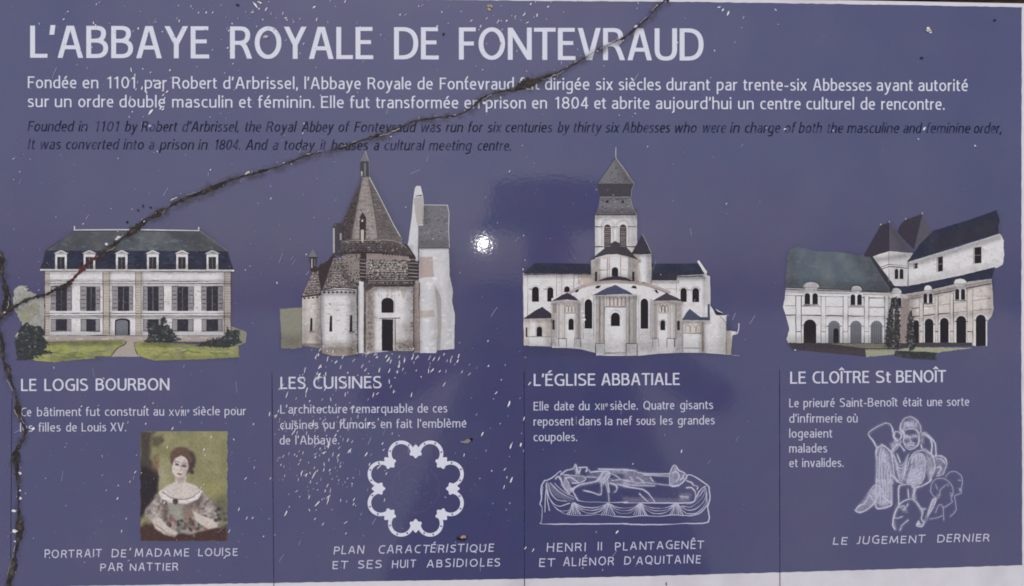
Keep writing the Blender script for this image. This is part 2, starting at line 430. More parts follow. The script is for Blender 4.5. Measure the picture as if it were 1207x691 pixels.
G = {
 'A': (68, "M8 0 L31 100|M60 0 L37 100|M17 33 L51 33"),
 'B': (58, "M7.5 0 L7.5 100|M7.5 94 L26 94 C42 94 45 85 45 77 C45 64 39 54.5 26 54|M7.5 54 L26 54 C42 54 50.5 44 50.5 31 C50.5 14 42 6 26 6 L7.5 6"),
 'C': (58, "M56 10 C50 6 45 5.5 40 5.5 C18 5.5 8 24 8 50 C8 76 20 94.5 41 94.5 C47 94.5 52 93 55 90"),
 'D': (66, "M7.5 0 L7.5 100|M7.5 94 L24 94 C48 94 58.5 76 58.5 50 C58.5 24 48 6 24 6 L7.5 6"),
 'E': (49, "M7.5 0 L7.5 100|M7.5 94 L46 94|M7.5 53 L42 53|M7.5 6 L48 6"),
 'F': (47, "M7.5 0 L7.5 100|M7.5 94 L46 94|M7.5 50 L41 50"),
 'G': (65, "M56 89 C51 93 47 94.5 41 94.5 C20 94.5 8 76 8 50 C8 24 19 5.5 40 5.5 C46 5.5 52 6.5 57.5 9 L57.5 48|M38 48 L64 48"),
 'H': (64, "M7.5 0 L7.5 100|M56.5 0 L56.5 100|M7.5 53 L56.5 53"),
 'I': (15, "M7.5 0 L7.5 100"),
 'J': (30, "M22 100 L22 24 C22 9 14 4 2 5"),
 'L': (46, "M7.5 0 L7.5 100|M7.5 6 L45 6"),
 'M': (80, "M8 0 L15 100|M15 97 L40 12|M65 97 L40 12|M72 0 L65 100"),
 'N': (66, "M7.5 0 L7.5 100|M58.5 0 L58.5 100|M8 97 L58 3"),
 'O': (74, O_(37, 50, 29, 44.5)),
 'P': (56, "M7.5 0 L7.5 100|M7.5 94 L27 94 C43 94 48.5 84 48.5 71 C48.5 56 42 46 26 46 L7.5 46"),
 'Q': (74, O_(37, 50, 29, 44.5) + "|M40 24 L64 -8"),
 'R': (60, "M7.5 0 L7.5 100|M7.5 94 L27 94 C43 94 48 85 48 73 C48 58 41 49 26 49 L7.5 49|M28 49 C40 46 43 32 53 0"),
 'S': (54, "M46 89 C40 93 34 94.5 28 94.5 C14 94.5 8 86 8 76 C8 62 18 57 28 52 C40 46 47 40 47 26 C47 12 38 5.5 25 5.5 C17 5.5 11 7 6 11"),
 'T': (58, "M0 94 L58 94|M29 0 L29 94"),
 'U': (62, "M7.5 100 L7.5 34 C7.5 14 16 5.5 31 5.5 C46 5.5 54.5 14 54.5 34 L54.5 100"),
 'V': (62, "M7 100 L30 0|M55 100 L32 0"),
 'X': (58, "M6 100 L52 0|M52 100 L6 0"),
 'Y': (60, "M7 100 L30 44|M53 100 L30 44|M30 50 L30 0"),
 'a': (46, "M8 62 C14 66 19 67 24 67 C35 67 38.5 61 38.5 50 L38.5 0|M38.5 41 C24 42 7 40 7 20 C7 10 13 4.5 21 4.5 C30 4.5 36 10 38.5 18"),
 'b': (50, "M7 106 L7 0|" + BB), 'd': (50, "M43 106 L43 0|" + DB),
 'c': (41, "M38 63 C34 66 30 67 26 67 C13 67 7 54 7 36 C7 18 14 5 27 5 C32 5 36 6 39 9"),
 'e': (47, "M9 36 L40 38 C40 58 36 67 25.5 67 C13 67 7 54 7 36 C7 16 15 5 28 5 C33 5 37 6 40 8"),
 'f': (27, "M11 0 L11 82 C11 96 17 102 29 100|M1 67 L26 67"),
 'g': (50, "M43 72 L43 -8 C43 -24 36 -28 25 -28 C18 -28 13 -27 9 -24|" + DB),
 'h': (49, "M7 106 L7 0|" + NA), 'i': (14, "M7 0 L7 72|M7 86 L7 101"), '1i': (14, "M7 0 L7 72"),
 'j': (16, "M9 72 L9 -12 C9 -24 5 -28 -3 -28|M9 86 L9 101"), 'l': (14, "M7 0 L7 106"),
 'm': (74, "M7 72 L7 0|M7 56 C12 63 17 67 24 67 C34 67 37 60 37 48 L37 0|M37 54 C43 63 48 67 55 67 C64 67 67 60 67 48 L67 0"),
 'n': (49, "M7 72 L7 0|" + NA), 'o': (52, O_(26, 36, 19, 31)),
 'p': (50, "M7 72 L7 -32|" + BB), 'q': (50, "M43 72 L43 -32|" + DB),
 'r': (30, "M7 72 L7 0|M7 50 C12 61 18 68 29 66"),
 's': (40, "M33 63 C29 66 25 67 21 67 C12 67 7 62 7 54 C7 45 13 41 20 38 C29 34 34 30 34 20 C34 10 28 5 18 5 C13 5 9 6 5 9"),
 't': (29, "M11 90 L11 20 C11 8 16 4 28 6|M1 67 L27 67"),
 'u': (48, "M7 72 L7 22 C7 9 12 4.5 20 4.5 C28 4.5 35 9 41 17|M41 72 L41 0"),
 'v': (47, "M6 72 L23 0|M41 72 L24 0"),
 'w': (72, "M6 72 L19 0|M36 72 L20 0|M36 72 L51 0|M66 72 L52 0"),
 'x': (45, "M6 72 L39 0|M39 72 L6 0"),
 'y': (48, "M6 72 L24 2|M42 72 L25 4 C19 -20 15 -28 2 -28"),
 '1': (34, "M6 80 L21 96|M21 100 L21 0"), '0': (50, O_(25, 50, 18, 44)),
 '8': (50, O_(25, 73, 16, 21) + "|" + O_(25, 28, 18.5, 23)), '4': (48, "M34 0 L34 100|M33 97 L6 30|M3 27 L47 27"),
 '.': (14, "M7 0 L7 15"), ',': (14, "M9 15 L5 -14"), "'": (13, "M8 102 L5 72"), '-': (32, "M3 36 L29 36"),
}
ACC = {'é': ('e', "M21 80 L34 103"), 'è': ('e', "M31 80 L18 103"), 'â': ('a', "M10 80 L23 99 L36 80"), 'ô': ('o', "M12 80 L26 99 L40 80"),
       'î': ('1i', "M-5 80 L7 99 L19 80"), 'ù': ('u', "M29 80 L16 103"), 'É': ('E', "M22 108 L36 128"), 'Î': ('I', "M-6 108 L7.5 125 L21 108"),
       'Ê': ('E', "M12 108 L25 125 L38 108")}
for k, (b_, a_) in ACC.items(): G[k] = (G[b_][0], G[b_][1] + "|" + a_)

def parse(d):
    out = []
    for sub in d.split('|'):
        tk = sub.replace('M', ' M ').replace('L', ' L ').replace('C', ' C ').split()
        i = 0; pts = []; cmd = None
        while i < len(tk):
            if tk[i] in 'MLC': cmd = tk[i]; i += 1; continue
            if cmd in 'ML': pts.append((float(tk[i]), float(tk[i + 1]))); i += 2
            else:
                a = pts[-1]; b, c, e = [(float(tk[i + 2 * q]), float(tk[i + 2 * q + 1])) for q in range(3)]; i += 6
                for q in range(1, 8):
                    t = q / 7; u = 1 - t
                    pts.append(tuple(u ** 3 * a[z] + 3 * u * u * t * b[z] + 3 * u * t * t * c[z] + t ** 3 * e[z] for z in (0, 1)))
        out.append(pts)
    return out
GP = {k: (w, parse(d)) for k, (w, d) in G.items()}

def word(ink, txt, x0, x1, base, cap, w, m, slant=0.0, hand=0.0, lvl=0, gap=7.0, contrast=0.2):
    """set one word between x0 and x1 on a baseline base(x)"""
    tot = sum(GP[c][0] for c in txt) + gap * (len(txt) - 1)
    sx = (x1 - x0) / max(tot, 1); sy = cap / 100.0
    if len(txt) == 1: sx = min(sx, sy * 1.1)
    x = x0
    for c in txt:
        W, paths = GP[c]
        jx, jy, rot = [random.uniform(-1, 1) * hand for _ in range(3)]
        hs = 1 + random.uniform(-0.08, 0.08) * (1 if hand else 0)
        for pts in paths:
            q = []
            for gx, gy in pts:
                px = x + gx * sx + slant * gy * sy + jx + rot * 0.012 * gy * (hand and 1)
                py = base(x) - gy * sy * hs + jy + rot * 0.05 * gx * sx
                q.append((px, py))
            if hand: q = [(a + random.uniform(-.18, .18), b + random.uniform(-.18, .18)) for a, b in q]
            ink.stroke(q, w, m, lvl, contrast=0.0 if hand else contrast, cut=not hand and slant == 0)
        x += (W + gap) * sx

def line(ink, words, b0, b1, cap, w, m, **kw):
    """a line of text; ink may be (name, parent): the line then becomes a part of its own"""
    if isinstance(ink, tuple):
        k_ = Ink(); line(k_, words, b0, b1, cap, w, m, **kw); return k_.build(*ink)
    xa, xb = words[0][1], words[-1][2]
    base = lambda x: b0 + (b1 - b0) * (x - xa) / (xb - xa)
    for t, x0, x1 in words: word(ink, t, x0, x1, base, cap, w, m, **kw)

# ------------------------------------------------------------------ stone wall and ground behind / below
def stone_mat():
    m = bpy.data.materials.new("rubble_stone"); m.use_nodes = True
    nt = m.node_tree; b = nt.nodes["Principled BSDF"]; b.inputs["Roughness"].default_value = 0.95
    tc = nt.nodes.new("ShaderNodeTexCoord")
    n = nt.nodes.new("ShaderNodeTexNoise"); n.inputs["Scale"].default_value = 26; n.inputs["Detail"].default_value = 8
    nt.links.new(tc.outputs["Object"], n.inputs["Vector"])
    r = nt.nodes.new("ShaderNodeValToRGB")
    r.color_ramp.elements[0].position = 0.35; r.color_ramp.elements[0].color = (0.035, 0.028, 0.024, 1)
    r.color_ramp.elements[1].position = 0.7; r.color_ramp.elements[1].color = (0.16, 0.13, 0.11, 1)
    nt.links.new(n.outputs["Fac"], r.inputs[0]); nt.links.new(r.outputs[0], b.inputs["Base Color"])
    bp = nt.nodes.new("ShaderNodeBump"); bp.inputs["Strength"].default_value = 0.8; bp.inputs["Distance"].default_value = 0.02
    nt.links.new(n.outputs["Fac"], bp.inputs["Height"]); nt.links.new(bp.outputs[0], b.inputs["Normal"])
    return m
M_STONE = stone_mat()
def stone_wall():
    bm = bmesh.new()
    rnd = random.Random(3); z = 0.0
    def block(x0, x1, z0, z1, y0, y1):
        r = bmesh.ops.create_cube(bm, size=1.0)
        for v in r['verts']:
            v.co = Vector(((x0 + x1) / 2 + v.co.x * (x1 - x0), (y0 + y1) / 2 + v.co.y * (y1 - y0), (z0 + z1) / 2 + v.co.z * (z1 - z0)))
    while z < 2.7:
        h = rnd.uniform(0.13, 0.24); x = -2.2 - rnd.uniform(0, .3)
        while x < 2.2:
            w = rnd.uniform(0.2, 0.5)
            block(x + .006, x + w - .006, z + .006, z + h - .006, 0.016 + rnd.uniform(0.0, .012), 0.32)
            x += w
        z += h
    bmesh.ops.bevel(bm, geom=bm.edges[:], offset=0.008, segments=2, affect='EDGES')
    block(-2.3, 2.3, 0, z - .01, 0.04, 0.30)
    me = bpy.data.meshes.new("stone_wall"); bm.to_mesh(me); bm.free(); me.materials.append(M_STONE)
    o = bpy.data.objects.new("stone_wall", me); C.objects.link(o)
    o["label"] = "dark brown rubble stone wall showing above the sign's top edge"; o["category"] = "wall"
stone_wall()
def ground():
    me = bpy.data.meshes.new("ground")
    me.from_pydata([(-60, -60, 0), (60, -60, 0), (60, 60, 0), (-60, 60, 0)], [], [(0, 1, 2, 3)])
    m = bpy.data.materials.new("gravel_ground"); m.use_nodes = True
    nt = m.node_tree; b = nt.nodes["Principled BSDF"]; b.inputs["Roughness"].default_value = 0.9
    tc = nt.nodes.new("ShaderNodeTexCoord"); n = nt.nodes.new("ShaderNodeTexNoise"); n.inputs["Scale"].default_value = 40
    n.inputs["Detail"].default_value = 6
    nt.links.new(tc.outputs["Object"], n.inputs["Vector"])
    r = nt.nodes.new("ShaderNodeValToRGB"); r.color_ramp.elements[0].color = (.42, .41, .38, 1); r.color_ramp.elements[1].color = (.64, .62, .58, 1)
    nt.links.new(n.outputs["Fac"], r.inputs[0]); nt.links.new(r.outputs[0], b.inputs["Base Color"])
    me.materials.append(m)
    o = bpy.data.objects.new("ground", me); C.objects.link(o); o["kind"] = "structure"
ground()

# ------------------------------------------------------------------ whoever takes the picture: only their dim reflection shows in the glaze
def plain(name, rgb, rough=.85):
    m = bpy.data.materials.new(name); m.use_nodes = True; nt = m.node_tree; b = nt.nodes["Principled BSDF"]; b.inputs["Roughness"].default_value = rough
    n = nt.nodes.new("ShaderNodeTexNoise"); n.inputs["Scale"].default_value = 60; r = nt.nodes.new("ShaderNodeValToRGB")
    r.color_ramp.elements[0].color = (*[c * .7 for c in rgb], 1); r.color_ramp.elements[1].color = (*[c * 1.3 for c in rgb], 1)
    nt.links.new(n.outputs["Fac"], r.inputs[0]); nt.links.new(r.outputs[0], b.inputs["Base Color"]); return m
def skinned(name, verts, edges, radii, m, parent=None, level=2):
    me = bpy.data.meshes.new(name); me.from_pydata(verts, edges, []); o = bpy.data.objects.new(name, me); C.objects.link(o)
    mod = o.modifiers.new("skin", 'SKIN'); sub = o.modifiers.new("sub", 'SUBSURF'); sub.levels = sub.render_levels = level
    if not me.skin_vertices: me.skin_vertices.new()
    for v, r in zip(me.skin_vertices[0].data, radii): v.radius = r if isinstance(r, tuple) else (r, r)
    me.skin_vertices[0].data[0].use_root = True
    dg = bpy.context.evaluated_depsgraph_get(); me2 = bpy.data.meshes.new_from_object(o.evaluated_get(dg)); o.modifiers.clear(); o.data = me2; bpy.data.meshes.remove(me)
    me2.name = name; me2.materials.clear()
    for q in (m if isinstance(m, (list, tuple)) else [m]): me2.materials.append(q)
    for p in me2.polygons: p.use_smooth = True
    o.parent = parent; return o
def photographer():
    skin, coat, jeans, hat, shoe = plain("skin", (.42, .27, .2), .5), plain("dark_coat", (.02, .02, .024)), plain("dark_trousers", (.018, .02, .03)), plain("dark_hat", (.02, .018, .018)), plain("dark_shoe", (.015, .013, .012), .5)
    X0, Y0 = .18, -1.22
    r = bpy.data.objects.new("person", None); C.objects.link(r); r.location = (X0, Y0, 0)
    r["label"] = "person in dark coat and brimmed hat holding a phone, dimly reflected in the blue glaze"; r["category"] = "person"
    V, E, R = [], [], []
    def add(p, rad, prev=None):
        V.append(p); R.append(rad)
        if prev is not None: E.append((prev, len(V) - 1))
        return len(V) - 1
    pel = add((0, 0, .95), (.16, .12)); wa = add((0, 0, 1.10), (.15, .115), pel); ch = add((0, .01, 1.29), (.18, .125), wa); nb = add((0, .01, 1.43), (.085, .075), ch)
    nk = add((0, .03, 1.50), .055, nb); jaw = add((0, .055, 1.57), (.066, .075), nk); hd = add((0, .05, 1.655), (.075, .09), jaw); add((0, .04, 1.715), (.06, .075), hd)
    add((0, .155, 1.605), .014, jaw)                                                # nose
    for s in (-1, 1):
        sh = add((s * .19, .01, 1.385), .072, ch); el = add((s * .49, .06, 1.20), .055, sh); fa = add((s * .30, .17, 1.32), .045, el)
        wr = add((-X0 + .055 + s * .10, .235, 1.43), .03, fa); pm = add((-X0 + .055 + s * .095, .26, 1.465), (.036, .022), wr)
        for k, ln_ in enumerate((.075, .085, .08, .062)):
            x = -X0 + .055 + s * (.10 - .0); z = 1.452 + k * .017
            a = add((x - s * .01, .285, z), .0095, pm); b = add((x - s * (.012 + ln_ * .35), .305, z + .004), .0085, a); add((x - s * (.012 + ln_ * .75), .303, z + .005), .0075, b)
        t = add((-X0 + .055 + s * .075, .26, 1.435), .0115, pm); add((-X0 + .055 + s * .045, .27, 1.445), .0095, t)
        hp = add((s * .095, 0, .87), .095, pel); kn = add((s * .11, .02, .49), .062, hp); an = add((s * .115, -.02, .09), .042, kn); add((s * .125, .14, .04), (.045, .03), an)
    body = skinned("body", V, E, R, [coat, jeans, skin, shoe], r)
    for p in body.data.polygons:
        c = p.center
        p.material_index = 3 if c.z < .11 else 1 if c.z < .93 else 2 if (c.z > 1.485 and abs(c.x) < .12 and c.y < .17) or c.y > .225 else 0
    k = bmesh.new()
    bmesh.ops.create_cone(k, segments=32, radius1=.20, radius2=.185, depth=.016, cap_ends=True); c = bmesh.ops.create_cone(k, segments=32, radius1=.17, radius2=.15, depth=.10, cap_ends=True)
    for v in c['verts']: v.co.z += .058
    for v in k.verts: v.co += Vector((0, .045, 1.685)); 
    me = bpy.data.meshes.new("hat"); k.to_mesh(me); k.free(); me.materials.append(hat); h = bpy.data.objects.new("hat", me); C.objects.link(h); h.parent = r
    k = bmesh.new(); c = bmesh.ops.create_cone(k, segments=36, radius1=.45, radius2=.18, depth=.70, cap_ends=False)
    for v in k.verts: v.co = Vector((v.co.x, v.co.y * .5, v.co.z + 1.06)); v.co.x *= 1 + .04 * math.sin(9 * math.atan2(v.co.y, v.co.x))
    me = bpy.data.meshes.new("coat"); k.to_mesh(me); k.free(); me.materials.append(coat); h = bpy.data.objects.new("coat", me); C.objects.link(h); h.parent = r
    sd = h.modifiers.new("cloth", 'SOLIDIFY'); sd.thickness = .008
    # the eyes and mouth
    for s in (-1, 1):
        k = bmesh.new(); bmesh.ops.create_uvsphere(k, u_segments=12, v_segments=8, radius=.012)
        for v in k.verts: v.co += Vector((s * .03, .135, 1.64))
        me = bpy.data.meshes.new("eye"); k.to_mesh(me); k.free(); me.materials.append(plain("eye_white", (.5, .5, .5), .2)); e = bpy.data.objects.new("eye", me); C.objects.link(e); e.parent = r
    # phone
    k = bmesh.new(); c = bmesh.ops.create_cube(k, size=1)
    for v in k.verts: v.co = Vector((v.co.x * .155, v.co.y * .008, v.co.z * .075))
    bmesh.ops.bevel(k, geom=k.edges[:], offset=.0035, segments=3, affect='EDGES')
    me = bpy.data.meshes.new("phone"); k.to_mesh(me); k.free(); me.materials.append(plain("black_glass", (.01, .01, .012), .15)); ph = bpy.data.objects.new("phone", me); C.objects.link(ph); ph.location = (.055, -.935, 1.487)
    ph["label"] = "black phone held up level in both hands in front of the sign"; ph["category"] = "phone"
photographer()

# ------------------------------------------------------------------ the sign's slab and blue field
def slab():
    out = [(-70, -14), (560, -6), (800, -2.0), (1000, 0.3), (1110, 2.2), (1216, 4.2), (1217, 400), (1218, 712), (900, 722), (300, 735), (-70, 745)]
    bm = bmesh.new()
    top = [bm.verts.new((P(x, y)[0], 0.0, P(x, y)[1] - EYE)) for x, y in out]
    f = bm.faces.new(top)
    r = bmesh.ops.extrude_face_region(bm, geom=[f])
    for e in r['geom']:
        if isinstance(e, bmesh.types.BMVert): e.co.y += 0.013
    bmesh.ops.recalc_face_normals(bm, faces=bm.faces)
    bmesh.ops.bevel(bm, geom=[e for e in bm.edges if all(abs(v.co.y) < 1e-5 for v in e.verts)], offset=0.0006, segments=2, affect='EDGES')
    me = bpy.data.meshes.new("panel"); bm.to_mesh(me); bm.free(); me.materials.append(M_WHITE)
    o = bpy.data.objects.new("panel", me); C.objects.link(o); o.parent = root
slab()
def field():
    pts = [(-60, -9), (400, -1.6), (560, 0.0), (630, 1.2), (810, 2.2), (1000, 5.0), (1204.3, 8.6), (1204.0, 200), (1203.8, 430), (1204.8, 560), (1204.8, 666.3),
           (1060, 670.8), (918, 674.8), (770, 679.0), (620, 682.4), (470, 684.8), (320, 687.2), (180, 689.5), (0, 692.5), (-60, 693)]
    k = Ink()
    # the field is one sheet, finely gridded by its outline only
    q = []
    for i, p in enumerate(pts):
        n = pts[(i + 1) % len(pts)]; d = math.hypot(n[0] - p[0], n[1] - p[1]); c = max(1, int(d / 6))
        for j in range(c):
            t = j / c; q.append((p[0] + (n[0] - p[0]) * t + random.uniform(-.25, .25), p[1] + (n[1] - p[1]) * t + random.uniform(-.3, .3)))
    tr = tessellate_polygon([[Vector((a, b, 0)) for a, b in q]])
    k.add(q, [list(t) for t in tr], M_BLUE, 0.0001)
    k.build("blue_field", root)
field()

# ------------------------------------------------------------------ texts
for t_, x_, e_ in (("L'ABBAYE", 35, 247), ("ROYALE", 270.7, 440.4), ("DE", 464, 517.6), ("FONTEVRAUD", 540.5, 829.7)):
    h_ = lambda x: 68.2 + (x - 35) / 795 * 3.4
    k = Ink(); word(k, t_, x_, e_, h_, 37.8, 5.7, M_TEXT, gap=5); k.build("heading_word", root)
line(("introduction_text_line", root), [("Fondée", 32.5, 90.5), ("en", 97, 116.3), ("1101", 126, 161), ("par", 170.3, 196.9), ("Robert", 202.8, 255.8), ("d'Arbrissel,", 262.8, 351.3),
         ("l'Abbaye", 358.6, 425.5), ("Royale", 433, 485), ("de", 491.8, 510.4), ("Fontevraud", 518, 606), ("fut", 612, 636), ("dirigée", 642, 695),
         ("six", 702, 722.5), ("siècles", 729, 779), ("durant", 785, 837), ("par", 844.5, 869), ("trente-six", 876, 951), ("Abbesses", 957.8, 1027),
         ("ayant", 1033, 1076), ("autorité", 1082, 1141)], 104, 107.6, 13.9, 1.75, M_TEXT)
line(("introduction_text_line", root), [("sur", 32.5, 58), ("un", 64.3, 84.8), ("ordre", 92, 134), ("double", 140.5, 195), ("masculin", 202.5, 274.4), ("et", 281.4, 296.6),
         ("féminin.", 304, 371), ("Elle", 378, 405.6), ("fut", 412.3, 435.8), ("transformée", 443, 540.5), ("en", 547, 565.7), ("prison", 572.3, 620),
         ("en", 626.7, 645), ("1804", 653.9, 693.6), ("et", 700, 714.5), ("abrite", 720.8, 766), ("aujourd'hui", 772.5, 862.4), ("un", 869.5, 888.7),
         ("centre", 895.8, 944), ("culturel", 950, 1007), ("de", 1014, 1031.6), ("rencontre.", 1038.4, 1113.5)], 126.3, 129.6, 13.9, 1.75, M_TEXT)
line(("translation_text_line", root), [("Founded", 32, 86), ("in", 92, 102.5), ("1101", 111, 140), ("by", 147, 161), ("Robert", 166, 208), ("d'Arbrissel,", 214, 281), ("the", 288, 307),
         ("Royal", 313, 348), ("Abbey", 355, 392), ("of", 398, 410), ("Fontevraud", 417, 489), ("was", 495, 519), ("run", 525, 545), ("for", 551, 568),
         ("six", 574, 590), ("centuries", 595, 650), ("by", 657, 670), ("thirty", 675, 708), ("six", 713, 729), ("Abbesses", 733, 789), ("who", 794, 820.5),
         ("were", 827, 855), ("in", 860, 871), ("charge", 877, 919), ("of", 924, 936), ("both", 941, 968), ("the", 974, 993), ("masculine", 998, 1059),
         ("and", 1064, 1085), ("feminine", 1091, 1143), ("order,", 1147, 1180)], 155, 157.3, 12.2, 1.75, M_DARKT, slant=0.2)
line(("translation_text_line", root), [("It", 32, 41), ("was", 46, 71), ("converted", 77, 139), ("into", 145, 169), ("a", 175, 182.5), ("prison", 188, 228), ("in", 233, 244), ("1804.", 252, 283),
         ("And", 289, 314), ("a", 321, 328.5), ("today", 334, 370), ("it", 377, 383.5), ("houses", 390, 433), ("a", 440, 447), ("cultural", 452, 499),
         ("meeting", 505, 555), ("centre.", 562, 602)], 176, 177.8, 12.2, 1.75, M_DARKT, slant=0.2)

def column_text(title, tb, lines_, caption):
    a = Ink(); line(a, title, tb[0], tb[1], 14.2, 2.15, M_TITLE, gap=6); a.build("column_title", root)
    for ws, b0, b1, *cent in lines_:
        a = Ink(); line(a, ws, b0, b1, 10.2, 1.22, M_BODY)
        for t_, x_, e_, y_ in cent:      # the century in small capitals with a raised e
            word(a, t_, x_, e_, lambda x: y_, 7.4, 0.95, M_BODY); word(a, "e", e_ + 1.1, e_ + 4.1, lambda x: y_ - 3.7, 5.5, 0.7, M_BODY)
        a.build("text_line", root)
    for ws, b0, b1, cap, sl in caption: line(("handwritten_caption", root), ws, b0, b1, cap, 1.12, M_HAND, hand=0.35, slant=sl, gap=14)
column_text([("LE", 24.6, 43.4), ("LOGIS", 52, 104), ("BOURBON", 112.6, 200)], (461, 460),
    [([("Ce", 24.6, 37), ("bâtiment", 43.4, 96), ("fut", 101, 118), ("construit", 123.5, 175.7), ("au", 180.6, 193.8), ("siècle", 227.4, 259.5), ("pour", 264.5, 290)], 490.8, 489.4, ("XVIII", 199, 219.5, 490.3)),
     ([("les", 23.4, 39), ("filles", 45.3, 71.8), ("de", 77.8, 90.7), ("Louis", 96, 125.4), ("XV.", 130, 149)], 509, 508.4)],
    [([("PORTRAIT", 52, 120), ("DE", 130.7, 148.5), ("MADAME", 158.7, 223), ("LOUISE", 233.5, 280)], 657.6, 655.2, 9.2, 0.05),
     ([("PAR", 117.5, 145.5), ("NATTIER", 152.6, 210.4)], 673.4, 672.6, 9.2, 0.05)])
column_text([("LES", 330.2, 360.4), ("CUISINES", 368.8, 450)], (458.6, 457.6),
    [([("L'architecture", 330, 409.6), ("remarquable", 414.5, 487), ("de", 492, 504.8), ("ces", 510, 527.4)], 487.6, 486.2),
     ([("cuisines", 330, 375.5), ("ou", 381, 394.4), ("fumoirs", 400, 442.8), ("en", 448.5, 461.7), ("fait", 467, 486), ("l'emblème", 492, 550)], 506, 503.8),
     ([("de", 329.5, 342.3), ("l'Abbaye.", 348, 400)], 524, 523.6)],
    [([("PLAN", 393, 429), ("CARACTÉRISTIQUE", 445.5, 581.5)], 653.2, 650.4, 9.4, 0.12),
     ([("ET", 391.4, 409.6), ("SES", 421, 450.4), ("HUIT", 461.7, 490), ("ABSIDIOLES", 502.5, 589.8)], 670.6, 667.4, 9.4, 0.08)])
column_text([("L'ÉGLISE", 628.7, 702), ("ABBATIALE", 708.4, 801.4)], (455, 453.8),
    [([("Elle", 628.7, 647), ("date", 653, 676.7), ("du", 682, 695), ("siècle.", 719, 752), ("Quatre", 758, 795), ("gisants", 801.4, 840.6)], 484, 482.2, ("XII", 701, 712.4, 483.2)),
     ([("reposent", 628.7, 676.3), ("dans", 682, 708.4), ("la", 713, 722), ("nef", 727, 744.7), ("sous", 750, 772.6), ("les", 778, 793), ("grandes", 798.7, 842.5)], 501.9, 500.3),
     ([("coupoles.", 628.7, 680.5)], 520.2, 520)],
    [([("HENRI", 643.8, 690.7), ("II", 704, 709.6), ("PLANTAGENÊT", 724.7, 829.7)], 650.4, 646.6, 9.8, 0.05),
     ([("ET", 634.8, 654), ("ALIÉNOR", 663, 724), ("D'AQUITAINE", 735, 825.5)], 668, 663.6, 9.8, 0.05)])
column_text([("LE", 931, 950.2), ("CLOÎTRE", 957.4, 1024.6), ("St", 1031.8, 1050), ("BENOÎT", 1056, 1115)], (452.4, 450.4),
    [([("Le", 930, 941.5), ("prieuré", 946.8, 984), ("Saint-Benoît", 989.5, 1058), ("était", 1064, 1087), ("une", 1092.6, 1110.7), ("sorte", 1116, 1142.4)], 480.2, 478.4),
     ([("d'infirmerie", 930, 993), ("où", 998, 1011)], 498.3, 498), ([("logeaient", 930, 981)], 516, 515.8), ([("malades", 930, 975)], 533.6, 533.4),
     ([("et", 930, 940.4), ("invalides.", 945.3, 994.4)], 550.8, 550.4)],
    [([("LE", 981, 998), ("JUGEMENT", 1009.5, 1090), ("DERNIER", 1104, 1166.6)], 642, 638.2, 9.2, 0.12)])
for x0, y0, x1, y1 in ((320.6, 440, 322.8, 687), (617.8, 438, 618.2, 682.5), (918.8, 436, 919.2, 674.8)):
    k = Ink(); y = y0
    while y < y1:
        e = min(y1, y + random.uniform(5, 18)); t0, t1 = (y - y0) / (y1 - y0), (e - y0) / (y1 - y0)
        k.stroke([(x0 + (x1 - x0) * t0, y), (x0 + (x1 - x0) * t1, e)], random.uniform(0.7, 1.15), M_RULE)
        y = e + random.choice((0.0, 0.0, 0.6, 1.4))
    e = 705
    k.stroke([(x1, y1), (x1 + .2, e)], 1.0, M_RULE)
    k.build("divider_line", root)

exec_parts = []
